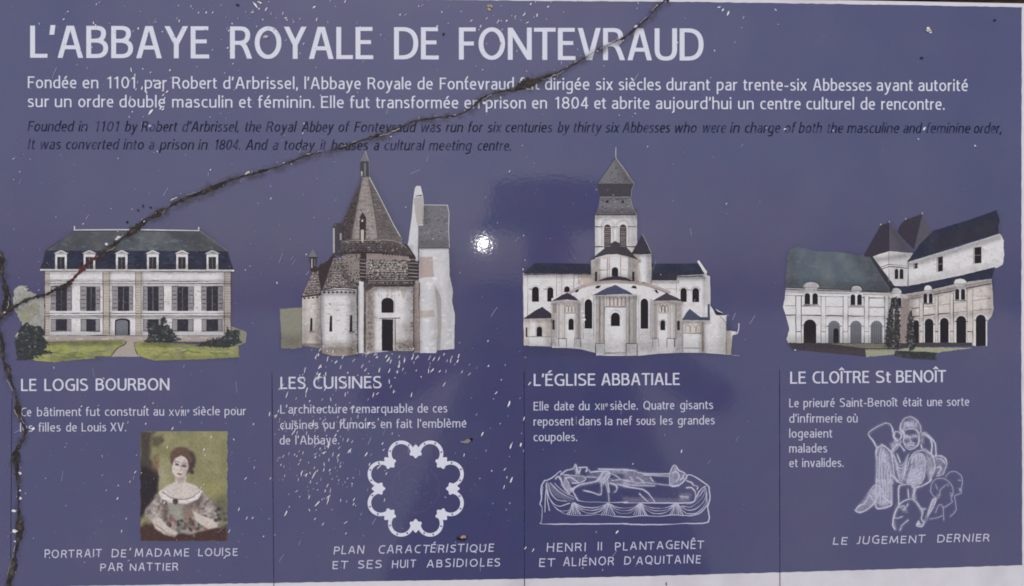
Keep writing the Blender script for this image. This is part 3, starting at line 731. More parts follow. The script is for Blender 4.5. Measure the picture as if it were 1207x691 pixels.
# ------------------------------------------------------------------ 1. the manor picture
def manor():
    b = Ink()
    b.rect(53, 317, 272.4, 396, M_WALL, 1)
    b.poly([(50, 395), (276, 395), (277, 403), (52, 403)], M_PATH, 0, .3)
    for y in (331.2, 334.0, 369.2, 372.4): b.stroke([(53, y), (272.4, y + .2)], 0.8, M_INK, 2)
    b.stroke([(50, 395.3), (273, 395.6)], 0.9, M_INK, 2)
    b.stroke([(47.5, 318.2), (276, 319.2)], 2.0, M_WALL, 3); b.stroke([(47.5, 319.8), (275.5, 320.6)], 0.7, M_INK, 3)
    for y in (329.6, 374.6): b.stroke([(54, y), (272, y)], 0.5, M_INKL, 2)
    for x0, x1 in ((53.2, 58.4), (121.6, 129.4), (160, 166.8), (264.4, 272.2)):
        b.rect(x0, 321, x1, 394.6, M_TAN, 3)
        b.stroke([(x0, 321), (x0, 394.6)], 0.6, M_INK, 4); b.stroke([(x1, 321), (x1, 394.6)], 0.6, M_INK, 4)
        y = 323.5
        while y < 394: b.stroke([(x0 + .5, y), (x1 - .5, y)], 0.45, M_INKL, 4); y += random.uniform(2.6, 3.6)
    for y in (331.4, 334.0, 369.3, 372.4): b.stroke([(53, y), (272.4, y + .2)], 0.6, M_INK, 5)
    b.dabs([(60, 322, 262, 329), (86, 340, 94, 366), (119, 340, 131, 366), (194, 340, 201, 366), (230, 340, 236, 366), (86, 376, 94, 390), (119, 378, 131, 392), (194, 376, 201, 390)], 90, (W1, W2, W3), 1.4, (.8, 3), (.6, 1.6))
    b.dabs([(54, 397, 274, 401)], 40, (W2, M_TAN, M_PATH), .5)
    o = b.build("manor_picture", root, "small painting of a long white manor with a slate mansard roof")
    r = Ink()
    r.poly([(47, 317.4), (50.5, 309), (53.6, 295.4), (268.4, 296), (271.5, 307), (275.4, 318)], M_NAVY, 3, .2)
    r.poly([(55.5, 295.4), (70, 285), (87, 272.4), (235.4, 272.8), (252, 284), (267, 296)], M_SLATE, 4, .2)
    r.dabs([(92, 275, 230, 293), (75, 285, 250, 294)], 70, (S3, M_SLATE, M_SLATE), 4.4, (2, 6), (.6, 2)); r.dabs([(58, 300, 266, 314)], 70, (D1, D2), 3.4, (1.5, 5), (.6, 1.8))
    r.stroke([(87, 271.2), (161, 270.8), (235, 272)], 1.2, M_WALL, 5)
    r.stroke([(88, 271.5), (88, 266.8)], 1.3, M_WALL, 5); r.stroke([(234.4, 272), (234.4, 267.8)], 1.3, M_WALL, 5)
    r.stroke([(54, 295.4), (87, 272.6)], 0.7, M_INK, 5); r.stroke([(236, 272.8), (250, 282), (268, 296)], 0.9, M_INKL, 5)
    r.stroke([(87, 272.6), (235.4, 273.2)], 0.7, M_INK, 5)
    r.build("roof", o)
    for cx in (72.1, 105.6, 143.6, 180.2, 214.7, 250.4):
        d = Ink()
        d.rect(cx - 6.8, 298.6, cx + 6.8, 319, M_WALL, 5); d.rect(cx - 4.5, 303, cx + 4.4, 317.3, M_PANE, 6)
        d.poly([(cx - 8.8, 299), (cx - 1, 295.3), (cx + 1.2, 295.3), (cx + 8.8, 299)], M_WALL, 6)
        d.poly([(cx - 5, 298.3), (cx, 296.5), (cx + 5, 298.3)], M_INKL, 7)
        d.stroke([(cx - 7, 299.3), (cx + 7, 299.3)], 0.5, M_INK, 7)
        d.stroke([(cx, 303), (cx, 317)], 0.35, M_INKL, 7)
        d.build("dormer_window", o)
    for i, (x0, x1, a, c) in enumerate(((59.7, 84.5, 66, 79.2), (95, 118, 102, 113), (132.4, 156.8, 139, 152.4), (168.6, 193, 174, 187.2), (202.8, 228.4, 209, 222), (237.6, 263, 243.4, 257.2))):
        w = Ink()
        w.rect(x0, 338, x1, 366.4, M_SHUT, 5); w.rect(a, 338.2, c, 366.8, M_PANE, 6)
        w.stroke([((a + c) / 2, 338.4), ((a + c) / 2, 366)], 0.4, M_INKL, 7)
        w.stroke([(x0, 337.8), (x1, 337.8)], 0.7, M_INK, 7); w.stroke([(x0, 338), (x0, 366)], 0.5, M_INK, 7); w.stroke([(x1, 338), (x1, 366)], 0.5, M_INK, 7)
        for q in (343, 348, 353, 358, 363):
            w.stroke([(x0 + .8, q), (a - .8, q)], 0.9, M_INK, 7); w.stroke([(c + .8, q), (x1 - .8, q)], 0.9, M_INK, 7)
        w.poly([(x0 - 1.5, 369), (x0 + 3, 366.8), (x1 - 3, 366.8), (x1 + 1.5, 369)], M_WALL, 6)
        w.build("shuttered_window", o)
        if i == 2: continue
        w = Ink()
        w.rect(x0 + .5, 376.6, x1 - .5, 390.2, M_SHUT, 5); w.rect(a, 376.6, c, 390, M_PANE, 6)
        w.stroke([(x0, 376.4), (x1, 376.4)], 0.6, M_INK, 7); w.stroke([(x0, 390.4), (x1, 390.4)], 0.8, M_INK, 7)
        w.stroke([(x0 + .5, 377), (x0 + .5, 390)], 0.5, M_INK, 7); w.stroke([(x1 - .5, 377), (x1 - .5, 390)], 0.5, M_INK, 7)
        w.build("ground_floor_window", o)
    d = Ink(); d.arch(135.6, 375.4, 153.4, 395, M_BLACK, 5, .35); d.arch(137, 377.2, 151, 395, M_GATE, 6, .35); d.build("door", o)
    g = Ink()
    g.poly([(150, 400), (158, 402), (160, 410), (165, 420.5), (131, 420.5), (140, 410), (147, 403)], M_PATH, 1, .2)
    g.build("path", o)
    g = Ink()
    g.poly([(33, 423), (45, 415), (55, 404), (100, 402.5), (148, 401), (147, 404), (137, 412), (131, 420), (112, 420), (112, 422.5), (90, 424), (65, 427), (45, 425.5)], M_LAWN, 2, .35)
    g.dabs([(60, 406, 132, 418), (50, 414, 110, 423)], 50, (L1, L2, M_OLIVE), 2.4, (2, 7), (.4, 1.2))
    g.stroke(smooth([(149, 402), (147, 406), (138, 411), (131, 420)]), 1.0, M_INK, 3)
    g.stroke(smooth([(70, 403), (100, 402), (147, 401)]), 0.7, M_OLIVE, 3)
    g.build("lawn", o)
    g = Ink()
    g.poly([(158, 404), (168, 403), (200, 404), (240, 406), (262, 409), (281, 408), (282, 421), (240, 423.5), (182, 425), (165, 420), (160, 414)], M_LAWN, 2, .35)
    g.dabs([(168, 406, 278, 419)], 60, (L1, L2, M_OLIVE), 2.4, (2, 7), (.4, 1.2))
    g.stroke(smooth([(158.5, 404), (159.5, 412), (163, 419)]), 1.2, M_INK, 3)
    g.build("lawn", o)
    t = Ink()
    t.poly([(15, 358), (17, 342), (22, 337), (28, 336.5), (33, 343), (41, 347), (51, 352), (52.5, 352), (52.5, 395), (30, 395), (26, 380), (20, 370)], M_PALEF, 1, .8)
    foliage(t, [(17, 342), (28, 337), (41, 347), (50, 353), (48, 360), (30, 362), (18, 358)], 46, (M_PALEF, W1, M_SHUT, M_PALEF), 1.6)
    t.poly([(24, 378), (22, 370), (30, 362), (40, 357), (48, 360), (44, 368), (38, 378), (32, 384)], M_HILL, 2, .6)
    t.poly([(17.5, 397), (22, 390), (28, 398)], M_PALEF, 3, .3)
    t.stroke(smooth([(44, 360), (46, 372), (43, 385)]), 0.7, M_INKL, 3)
    scatter(t, [(30, 362), (46, 360), (51, 392), (34, 392), (26, 376)], 46, (M_HILL, M_OLIVE, M_PALEF, M_SHUT), 3.5, (.8, 2.4), (.6, 1.6))
    t.build("pale_tree", o)
    for pts in ([(17.5, 400), (22, 396), (23, 388), (28, 384), (32, 380), (36, 383), (42, 385), (48, 385), (53, 392), (50, 396), (55, 402), (56.5, 405), (52, 413), (63, 416), (52, 417), (44, 420), (38, 423), (22, 424), (20, 416)],
                [(169.5, 403.3), (174, 399), (175, 390), (174.5, 380), (180, 378), (184, 384), (190, 384), (190, 376), (193.5, 373), (196, 378), (193, 384), (198, 383), (204, 391), (208, 397), (213, 400), (206, 402), (198, 404), (185, 403)],
                [(232, 407.3), (248, 401), (262, 398), (267, 394), (268, 385), (271, 390), (281, 389.5), (282, 398), (284, 403), (275, 407), (267, 410.4), (262, 408.5), (250, 408.5)]):
        s = Ink(); s.poly(pts, M_SHRUB, 8, .7); foliage(s, pts, int(len(pts) * 3.5), (M_SHRUB, M_SHRUB, D2, M_DGREY, M_GATE), 8.6)
        s.build("shrub", o)
    t = Ink(); t.poly([(271, 384), (282, 388), (291, 391.5), (289.5, 404), (280, 408), (272, 404)], M_OLIVE, 3, .3); t.build("hillside", o)
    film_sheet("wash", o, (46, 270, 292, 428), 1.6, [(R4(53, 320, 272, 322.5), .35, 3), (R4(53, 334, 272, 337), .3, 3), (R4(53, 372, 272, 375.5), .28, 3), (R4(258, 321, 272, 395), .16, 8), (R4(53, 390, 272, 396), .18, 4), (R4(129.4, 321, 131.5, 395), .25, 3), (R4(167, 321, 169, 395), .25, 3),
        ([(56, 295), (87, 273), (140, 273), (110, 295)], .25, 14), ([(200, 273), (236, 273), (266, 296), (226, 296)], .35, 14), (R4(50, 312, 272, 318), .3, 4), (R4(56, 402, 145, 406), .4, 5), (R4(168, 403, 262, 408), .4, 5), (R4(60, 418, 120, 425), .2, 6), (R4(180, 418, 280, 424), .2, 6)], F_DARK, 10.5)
manor()

# ------------------------------------------------------------------ 2. the kitchens picture
def kitchens():
    b = Ink()
    b.poly([(330, 364), (343, 363.5), (356.5, 362.5), (356.5, 410), (345, 411), (331, 410.5), (332, 395), (330.5, 380)], M_OLIVE, 0, .4)
    b.rect(356.3, 349, 379, 405, M_WALLW, 1); b.poly([(357, 405), (379, 405), (379, 411), (357, 407.5)], M_OLIVE, 1, .4)
    b.poly([(378, 345), (385, 343.5), (400, 342), (421, 343), (423, 380), (422, 417), (408, 419.5), (392, 419.5), (380, 416)], M_WALL, 2)
    b.poly([(379, 410), (420, 409), (420, 417), (408, 419.3), (392, 419.3), (380.5, 416)], M_TAN, 3)
    b.rect(421.4, 331, 432, 416.6, M_SHADEW, 3); b.rect(423.4, 332, 428.6, 416.2, M_WALL, 4)
    b.poly([(430, 333), (494, 332), (494.5, 414), (463, 413.6), (440, 416), (430, 418)], M_WALLW, 2)
    b.poly([(441, 340), (487, 336), (487, 400), (466, 404), (466, 412), (441, 413)], M_WALL, 3, .8)
    b.rect(488, 331, 494.4, 415.6, M_PINK, 4)
    for x in (421.3, 429.4, 430.6, 487.6, 494.4): b.stroke([(x, 333), (x + random.uniform(-.3, .3), 372), (x, 415)], random.uniform(.6, 1.2), M_DARKB, 5)
    b.stroke([(378, 347), (377.6, 380), (378.6, 414)], 1.1, M_SHADEW, 4)
    for i in range(130):      # crumbled stone edges
        x, y = random.choice(((random.gauss(436, 2.2), random.uniform(342, 414)), (random.gauss(485, 1.4), random.uniform(340, 412)), (random.uniform(467, 488), random.gauss(409, 3)), (random.gauss(420, .8), random.uniform(350, 416))))
        if y < 415: b.ell(x, y, random.uniform(.3, 1.0), random.uniform(.3, 1.1), random.choice((M_DARKB, M_SHADEW, M_PINK, M_BAND)), 6, n=6, jit=.3)
    for x in range(382, 421, 5): b.ell(x + .5, 344.4 + abs(x - 400) * .03, 1.5, 1.3, M_DARKB, 4, n=8)
    for x in range(359, 378, 5): b.ell(x, 351.8 - (x - 359) * .08, 1.3, 1.2, M_DARKB, 4, n=8)
    b.stroke([(356.5, 350.6), (378, 347.4)], 0.9, M_WALL, 5)
    b.stroke(smooth([(378, 344), (390, 341), (400, 340.4), (412, 340.8), (421, 342)]), 1.0, M_WALL, 5)
    b.stroke([(447, 375.4), (472, 375)], 0.7, M_INK, 5); b.rect(464.6, 377, 466, 412, M_PINK, 5); b.stroke([(466.2, 376), (466.2, 413)], .6, M_INK, 5)
    b.dabs([(384, 348, 420, 408), (443, 342, 486, 400), (358, 355, 376, 402)], 110, (W1, W2, W3), 3.5, (.8, 3.2), (.4, 1.2)); b.dabs([(443, 340, 486, 350)], 20, (M_TAN, W2), 3.6, (.5, 1.2), (2, 5))
    b.poly([(404, 284), (480, 288), (490, 303), (490, 338), (424, 338), (404, 322)], M_DARKB, 3.6)
    for bx in ((382, 350, 412, 408), (358, 354, 376, 402), (443, 342, 486, 374), (467, 376, 486, 402)): courses(b, bx, 4.2, (W1, W2, M_SHADEW), 3.7)
    o = b.build("kitchens_picture", root, "small painting of a stone kitchen building with a conical tiled roof")
    t = Ink()
    t.poly([(494, 293), (529, 293), (530, 325), (534, 345), (532.6, 355), (536, 370), (535.4, 411.5), (515, 413), (514, 416.4), (494.6, 416)], M_TOWERW, 1, .25)
    t.poly([(490.8, 219.3), (495.8, 219.3), (499, 232), (499.5, 242), (499, 266), (493, 266), (492.8, 300), (493, 312), (479.5, 292), (481.5, 284), (485.4, 255), (487, 236), (489, 222)], M_TOWERW, 2, .15)
    t.poly([(487.6, 234), (498.4, 231.5), (499.2, 264.5), (492, 265.5), (489.8, 255)], M_SHADEW, 3, .15)
    t.stroke([(490, 231.6), (497.5, 230.2)], 1.1, M_INK, 4)
    t.poly([(494.6, 303.2), (509.8, 302.6), (511.6, 326.5), (495, 327.2)], M_PINK, 3, .15); t.poly([(494.8, 366.3), (512, 365.6), (512.2, 373.6), (495, 374.6)], M_TAN, 3, .15)
    t.poly([(512, 336), (515, 340), (520, 352), (520.4, 380), (519, 413), (514, 413), (516, 390), (515, 360)], M_SHADEW, 3, .2)
    t.dabs([(512, 300, 528, 335), (496, 330, 512, 362), (522, 345, 532, 408), (496, 378, 512, 412)], 60, (W1, W3, M_TOWERW), 2.4, (1, 4), (.6, 2.4))
    t.stroke([(493.6, 293.6), (529, 293.4)], 0.8, M_SHADEW, 4)
    t.build("white_tower", o)
    r = Ink()
    r.poly([(499.4, 242), (527.4, 242.4), (529.2, 252), (528.4, 270), (529.6, 292.6), (492.6, 292.8), (493, 266.4), (499.2, 265.6)], M_GREYR, 4, .15)
    scatter(r, [(500, 243), (527, 243), (528, 291), (494, 291)], 130, (M_DGREY, M_SHUT, M_GATE, M_GREYR), 4.5, (.6, 1.8), (.3, .7))
    r.stroke([(499, 241.6), (527.6, 242), (529.4, 252), (528.8, 270), (529.8, 292)], 0.6, M_WALL, 5); r.stroke([(492.6, 292.6), (529.4, 292.4)], 0.9, M_DGREY, 5)
    r.build("tower_roof", o)
    c = Ink()
    c.poly([(427, 208), (423, 220), (419.4, 226), (412, 244.6), (407, 257), (402, 262), (404, 284), (430, 285)], M_CONED, 3, .7)
    c.poly([(430, 208), (436, 208.5), (450, 236), (464, 264.5), (473.6, 279.6), (474.5, 289), (440, 290)], M_CONER, 3, .2)
    c.poly([(427.4, 209), (434.2, 209), (438, 232), (441.7, 250), (445.6, 284), (413.6, 284), (419, 256)], M_CONEL, 4, .3)
    c.stroke([(435.4, 209), (450, 237), (464, 265), (472, 279)], 0.8, M_WALL, 5)
    for i in range(14):
        y = 218 + i * 4.8; h = (y - 208) / 76
        c.stroke([(427.6 - 13.5 * h, y), (434 + 11 * h, y + .5)], 0.35, M_CONER, 5); c.stroke([(436 + 10 * h, y), (436 + 36 * h, y + 1.6)], 0.35, M_CONED, 5)
    c.stroke([(434.6, 212), (438.6, 234), (442, 252), (446, 284)], 0.9, M_CONED, 5)
    scatter(c, [(428, 212), (434, 212), (446, 283), (414, 283)], 90, (M_CONER, M_CONED, M_TAN, M_CONER), 5.3, (.6, 1.6), (.3, .7))
    scatter(c, [(436, 212), (471, 281), (447, 283)], 90, (M_CONED, M_BAND, M_CONEL), 5.3, (.6, 1.6), (.3, .7)); scatter(c, [(426, 214), (404, 262), (404, 283), (413, 283)], 60, (M_DARKB, M_CONER, M_BLACK), 5.3, (.6, 1.6), (.4, 1.1))
    c.build("cone_roof", o)
    l = Ink()
    l.poly([(430.6, 177.5), (432.6, 181), (435.2, 190), (424.4, 191)], M_GREYR, 5, .2); l.rect(424.6, 190.4, 435, 208.4, M_DGREY, 5)
    l.rect(429.2, 192.5, 431.4, 208, M_GREYR, 6); l.rect(425.6, 202, 427.4, 208, M_TAN, 6); l.stroke([(430.4, 177), (435.2, 192), (435.6, 208)], 0.6, M_SHADEW, 6)
    l.build("lantern", o)
    l = Ink(); l.poly([(424, 287), (423.6, 257), (427.6, 250), (431.8, 257), (431.4, 280), (428.4, 286.5)], M_DARKB, 6, .3)
    l.poly([(425.4, 271), (429, 271), (428.8, 284), (427.4, 287), (425.4, 283)], M_TAN, 7); l.ell(427, 260.6, 1, 1, M_WALL, 7); l.build("lantern", o)
    l = Ink(); l.poly([(392, 268), (394, 264), (400, 263), (406, 264), (405.6, 300), (401, 302), (393.6, 301)], M_DGREY, 4, .5)
    l.rect(392.6, 269, 394.6, 298, M_SHADEW, 5); l.rect(400.6, 275, 402.8, 283, M_SHADEW, 5); l.build("turret", o)
    l = Ink(); l.poly([(364.6, 302), (368.6, 293), (373, 302), (373.4, 318), (377, 312), (386, 308), (393, 299), (397, 306), (388, 322), (382, 335), (378, 346), (375, 330), (366.4, 321)], M_DARKB, 3, .6)
    l.poly([(363.6, 303), (368.6, 293), (374, 303)], M_GREYR, 4, .3); l.rect(367, 305, 368.4, 316, M_SHADEW, 5); l.rect(370.6, 305, 371.6, 314, M_GREYR, 5); l.stroke([(363, 303.4), (374.4, 303.6)], .8, M_BLACK, 5); l.ell(361, 300, .7, .8, M_WALL, 4); l.build("turret", o)
    d = Ink()
    d.poly([(402, 284), (413, 282), (446, 282), (468, 284), (478, 290), (487, 300.5), (483, 303), (470, 299.5), (446, 297), (420, 297), (402, 300)], M_BAND, 5, .5)
    for q in range(5): d.stroke(smooth([(403, 286 + q * 2.6), (425, 284.4 + q * 2.8), (450, 285 + q * 2.8), (480, 291 + q * 2.6)]), 0.5, M_DARKB, 6)
    d.stroke(smooth([(403, 284.6), (446, 283), (468, 285), (480, 293)]), 0.5, M_TAN, 6)
    for i in range(24): d.ell(403 + i * 3.5, 298.6 + (i / 24) ** 3 * 4 - (1 if 3 < i < 14 else 0), 1.5, 1.2, M_DARKB, 6, n=7)
    scatter(d, [(404, 285), (446, 283), (478, 291), (484, 300), (446, 296), (404, 299)], 80, (M_DARKB, M_BLACK, M_TAN, M_CONER), 6.4, (.6, 1.8), (.3, .7))
    d.build("roof_cornice", o)
    d = Ink()
    d.poly([(402, 300), (425, 299), (425, 334), (418, 334), (408, 318)], M_TILE, 4, .3); d.poly([(432, 299), (480, 300), (484, 308), (432, 308)], M_PINK, 4)
    d.poly([(431.5, 305.8), (479, 306.4), (490, 329), (489, 332), (431.5, 332)], M_SCALE, 5, .2)
    for i in range(9): d.stroke([(432, 307.6 + i * 2.8), (482 + i * .8, 308 + i * 2.7)], 0.55, M_DARKB, 6)
    for i in range(90): d.ell(random.uniform(433, 484), random.uniform(307, 330), .8, .6, random.choice((M_WALL, M_TAN, M_DARKB)), 6, n=6)
    d.poly([(430, 329.6), (489, 330), (489, 335.6), (442, 336.4), (438, 341), (430, 345)], M_BAND, 6, .5); d.stroke([(434, 331), (487, 330.6)], 0.8, M_TAN, 7)
    for i in range(22): d.stroke([(434 + i * 2.4, 333.6), (435.4 + i * 2.4, 333.4)], 1.1, random.choice((M_TAN, M_DARKB, M_WALL)), 7)
    d.build("tiled_drum", o)
    for x0, x1, n in ((424, 431.6, 6), (481, 493.6, 7)):
        d = Ink(); d.rect(x0, 303 if n == 6 else 308, x1, 329.5, M_DARKB, 7)
        for i in range(n): d.stroke([(x0 + .5, 306 + i * 4), (x1 - .6, 306.6 + i * 4)], 0.6, M_SHADEW, 8)
        d.build("buttress", o)
    a = Ink(); a.poly([(393, 304.5), (402.4, 304), (408, 315), (421.6, 338.6), (410, 339.4), (400, 338.8), (380, 343)], M_TILE, 6, .4)
    for i in range(11): a.stroke([(393.5 - i * 1.2, 308 + i * 3), (403 + i * 1.6, 307.6 + i * 2.9)], 0.5, M_DARKB, 7)
    scatter(a, [(394, 306), (403, 306), (420, 338), (382, 341)], 110, (M_DARKB, M_BAND, M_TAN, M_CONER, W2), 7.4, (.5, 1.2), (.35, .8))
    a.stroke(smooth([(380, 342.6), (390, 340), (400, 339), (412, 339.4), (421.4, 340.4)]), 1.3, M_DARKB, 7); a.build("apse_roof", o)
    a = Ink(); a.poly([(368, 321), (375, 320), (376.5, 331), (379, 346), (365, 348), (356, 350), (362, 336)], M_TILE, 6, .4)
    for i in range(8): a.stroke([(367.5 - i * 1.3, 324 + i * 3.2), (376 + i * .3, 323.6 + i * 3)], 0.5, M_DARKB, 7)
    scatter(a, [(369, 322), (375, 322), (378, 345), (358, 348)], 60, (M_DARKB, M_BAND, M_TAN, M_CONER), 7.4, (.5, 1.1), (.35, .8))
    a.stroke([(355.6, 350.3), (379, 346.6)], 1.2, M_DARKB, 7); a.build("apse_roof", o)
    for x0, y0, x1, y1, led in ((365.2, 375, 368.4, 390.4, 1), (388.2, 372.4, 391.6, 391, 0), (412, 371.6, 415.4, 391, 1)):
        w = Ink(); w.poly([(x0 + .8, y0), (x1, y0), (x1, y1), (x0, y1)], M_BLACK, 5)
        if led: w.poly([(x0 - 1.8, 388), (x0, 391), (x1 + 4.5, 390), (x1 + 1, 393.6), (x0, 394)], M_SHADEW, 4, .3); w.stroke([(x0 - .5, 391), (x1 + 3, 391)], .8, M_INK, 6)
        w.build("slit_window", o)
    w = Ink(); w.arch(449.6, 351, 464, 368.8, M_BLACK, 6, .75); w.stroke([(465, 354), (465, 368)], 1.0, M_PINK, 6); w.build("arched_window", o)
    w = Ink(); w.rect(450, 376.4, 463.4, 413.8, M_BLACK, 6); w.build("doorway", o)
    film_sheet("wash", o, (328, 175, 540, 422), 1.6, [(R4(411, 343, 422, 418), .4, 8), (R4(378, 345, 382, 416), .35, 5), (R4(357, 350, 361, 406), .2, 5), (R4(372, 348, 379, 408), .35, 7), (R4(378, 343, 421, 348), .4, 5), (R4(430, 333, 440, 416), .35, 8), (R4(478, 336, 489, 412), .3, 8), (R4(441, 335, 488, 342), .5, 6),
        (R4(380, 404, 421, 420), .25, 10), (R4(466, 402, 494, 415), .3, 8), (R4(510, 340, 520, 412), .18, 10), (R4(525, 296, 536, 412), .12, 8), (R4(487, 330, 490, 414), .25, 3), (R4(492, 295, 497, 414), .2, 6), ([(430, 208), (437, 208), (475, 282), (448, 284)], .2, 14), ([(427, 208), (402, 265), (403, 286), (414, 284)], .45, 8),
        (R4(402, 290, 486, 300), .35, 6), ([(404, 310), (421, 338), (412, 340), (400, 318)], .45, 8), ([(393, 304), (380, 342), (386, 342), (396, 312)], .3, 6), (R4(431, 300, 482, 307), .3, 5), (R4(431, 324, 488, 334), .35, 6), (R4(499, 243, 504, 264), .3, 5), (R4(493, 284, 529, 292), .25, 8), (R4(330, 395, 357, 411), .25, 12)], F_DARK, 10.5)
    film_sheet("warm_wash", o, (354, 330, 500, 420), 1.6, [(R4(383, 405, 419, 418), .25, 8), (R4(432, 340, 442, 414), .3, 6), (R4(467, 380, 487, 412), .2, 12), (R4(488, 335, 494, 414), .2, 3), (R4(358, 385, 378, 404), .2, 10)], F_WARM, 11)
kitchens()

# ------------------------------------------------------------------ 3. the abbey church picture
def church():
    b = Ink()
    b.poly([(616.4, 322), (697, 322), (697, 331), (725, 329), (768, 329), (798, 325), (831, 323.5), (837, 326), (837.5, 361), (856.4, 371.5), (856.4, 389), (868.6, 391.5), (863, 396), (861.6, 418.4),
            (829, 416), (803, 415.8), (776, 417), (751.6, 419.5), (710.6, 419.5), (700.7, 415.8), (684.5, 411.6), (650, 408.6), (617.4, 407)], M_WALL, 0)
    for x, y0, y1 in ((622, 324, 374), (656, 324, 353), (662, 324, 350), (676.4, 324, 344), (681.5, 324, 340), (797.4, 331, 345), (828.6, 326, 373), (830.2, 326, 373)):
        b.stroke([(x, y0), (x, y1)], 0.6, M_INKL, 1)
    b.rect(682, 324, 697, 337, M_TAN, 1)
    b.stroke([(617, 323.6), (697, 323.6)], 0.8, M_INK, 1); b.stroke([(623, 341), (627, 341)], .6, M_INK, 1); b.stroke([(636, 341), (645, 341)], .6, M_INK, 1)
    b.stroke([(798, 326.4), (829, 325.4)], 0.8, M_INK, 1); b.stroke([(785, 340.4), (799, 340.8)], .8, M_INKL, 1); b.stroke([(810, 341.8), (816, 341.8)], .6, M_INK, 1)
    b.stroke(smooth([(848, 372), (852, 376.5), (856, 380.5)]), .6, M_INKL, 1)
    b.stroke(smooth([(700, 415.8), (751, 419.3)]), .4, M_INKL, 1)
    b.rect(855.6, 391, 861.6, 418.2, M_TAN, 1); b.stroke([(856, 373), (856, 418)], .7, M_INKL, 2); b.stroke([(861.6, 398), (861.8, 418)], .7, M_INKL, 2)
    b.stroke([(837, 327), (837.4, 360)], 0.5, M_INKL, 1); b.stroke([(616.4, 323), (617.3, 406)], 0.5, M_INKL, 1)
    b.stroke([(862, 418.7), (872, 419.4)], .5, M_SHADEW, 1)
    b.dabs([(623, 326, 660, 372), (770, 332, 828, 372), (835, 376, 854, 414), (664, 326, 690, 342)], 70, (W1, W3), .5, (.8, 3), (.5, 1.8))
    for bx in ((664, 326, 696, 342), (838, 378, 855, 414), (770, 332, 797, 342)): courses(b, bx, 4.4, (W1, W2), .8)
    o = b.build("church_picture", root, "small painting of a white abbey church with a square bell tower")
    t = Ink()
    t.rect(701.2, 253, 751, 312, M_WALL, 2)
    for x0, x1 in ((701, 711), (740, 749.6)): t.stroke([(x0, 267.4), (x1, 267.4)], 1.0, M_INK, 3)
    for x0, x1 in ((701, 711.4), (738, 749)): t.stroke([(x0, 291), (x1, 291)], 1.2, M_INK, 3)
    t.stroke([(720.6, 267.6), (729, 267.6)], .9, M_INK, 3)
    t.stroke([(701.2, 254), (701.2, 301)], 0.5, M_INKL, 3); t.stroke([(750.8, 254), (750.8, 284)], 0.6, M_INKL, 3)
    for cx in (716, 734.2):
        for r in (5.4, 7.0, 8.4):
            t.stroke([(cx - r, 270)] + [(cx - r * math.cos(math.pi * i / 10), 267.2 - r * math.sin(math.pi * i / 10)) for i in range(11)] + [(cx + r, 270)], .45, M_INKL, 3)
        for dx in (-7, -5.4, 5.4, 7): t.stroke([(cx + dx, 268), (cx + dx, 289)], .45, M_INKL, 3)
    t.build("bell_tower", o)
    r = Ink()
    r.poly([(725.4, 186), (747.6, 217.4), (704, 217.4)], M_GREYR, 3, .15); r.poly([(703.6, 216.6), (748, 216.6), (744.6, 224), (743.4, 232.4), (707, 232.4), (706, 224)], M_DGREY, 4, .15)
    r.poly([(707, 232.2), (743.4, 232.2), (745.6, 244), (751.4, 254), (700.8, 254), (705.6, 244)], M_GREYR, 3, .15)
    for x in (715.4, 734): r.poly([(x - 2.2, 239.2), (x, 235.4), (x + 2.2, 239.2)], M_BLACK, 5)
    scatter(r, [(725, 189), (746, 216), (706, 216)], 60, (M_DGREY, M_GATE, M_GREYR), 3.6, (.6, 2), (.3, .7)); scatter(r, [(707, 234), (743, 234), (748, 252), (703, 252)], 60, (M_DGREY, M_GATE, M_SHUT), 3.6, (.6, 2), (.3, .7))
    r.stroke([(726, 173.6), (725.6, 186), (747.4, 216.6), (744.4, 224), (743.6, 234), (746, 246), (751, 254)], 0.7, M_SHADEW, 5)
    r.stroke([(725.4, 186), (704.4, 216.6)], 0.7, M_DGREY, 5); r.stroke([(701, 253.4), (750, 253.4)], 1.0, M_DGREY, 5); r.stroke([(707, 232.4), (743, 232.4)], .5, M_SHADEW, 5)
    r.build("spire", o)
    for x0, x1 in ((712, 720), (730.2, 738.4)):
        w = Ink(); w.arch(x0, 264.6, x1, 293, M_LOUV, 4)
        for i in range(10): w.stroke([(x0 + .8, 268.6 + i * 2.4), (x1 - .8, 268.6 + i * 2.4)], 0.55, M_SHADEW, 5)
        w.build("louvred_window", o)
    c = Ink()
    c.poly([(696.6, 307), (715, 301), (738, 301), (753, 307), (753, 333), (697, 333)], M_WALLW, 3)
    for x in (705, 707, 715.8, 718.4, 731.5, 740.6, 742.4): c.stroke([(x, 303), (x, 330)], .6, M_INKL, 4)
    c.rect(719, 303, 730.6, 326, M_WALL, 4); c.rect(732, 304, 740, 328, M_WALL, 4); c.rect(707.4, 305, 715, 328, M_WALL, 4)
    c.stroke(smooth([(706, 318), (712, 318.6), (718, 317)]), .6, M_INK, 5); c.stroke(smooth([(733, 317.4), (739, 318.4)]), .6, M_INK, 5)
    c.arch(721, 315, 728.6, 325.6, M_BLACK, 5); c.rect(701.2, 320.4, 703.8, 331.6, M_BLACK, 5); c.rect(745, 320.4, 747.8, 331.6, M_BLACK, 5)
    c.build("choir_wall", o)
    c = Ink(); c.poly([(724.6, 284), (738, 291), (745, 298.4), (752, 306.4), (738, 302), (727, 299.6), (715, 300.4), (705, 303), (696.4, 306), (711, 294)], M_DGREY, 5, .2); c.build("choir_roof", o)
    c = Ink(); c.rect(748.6, 299, 768, 335, M_WALLW, 4); c.poly([(751, 301), (767, 299), (767, 334), (757, 334)], M_WALL, 5, .3); c.ell(754, 308, 2, 2.4, M_PINK, 5)
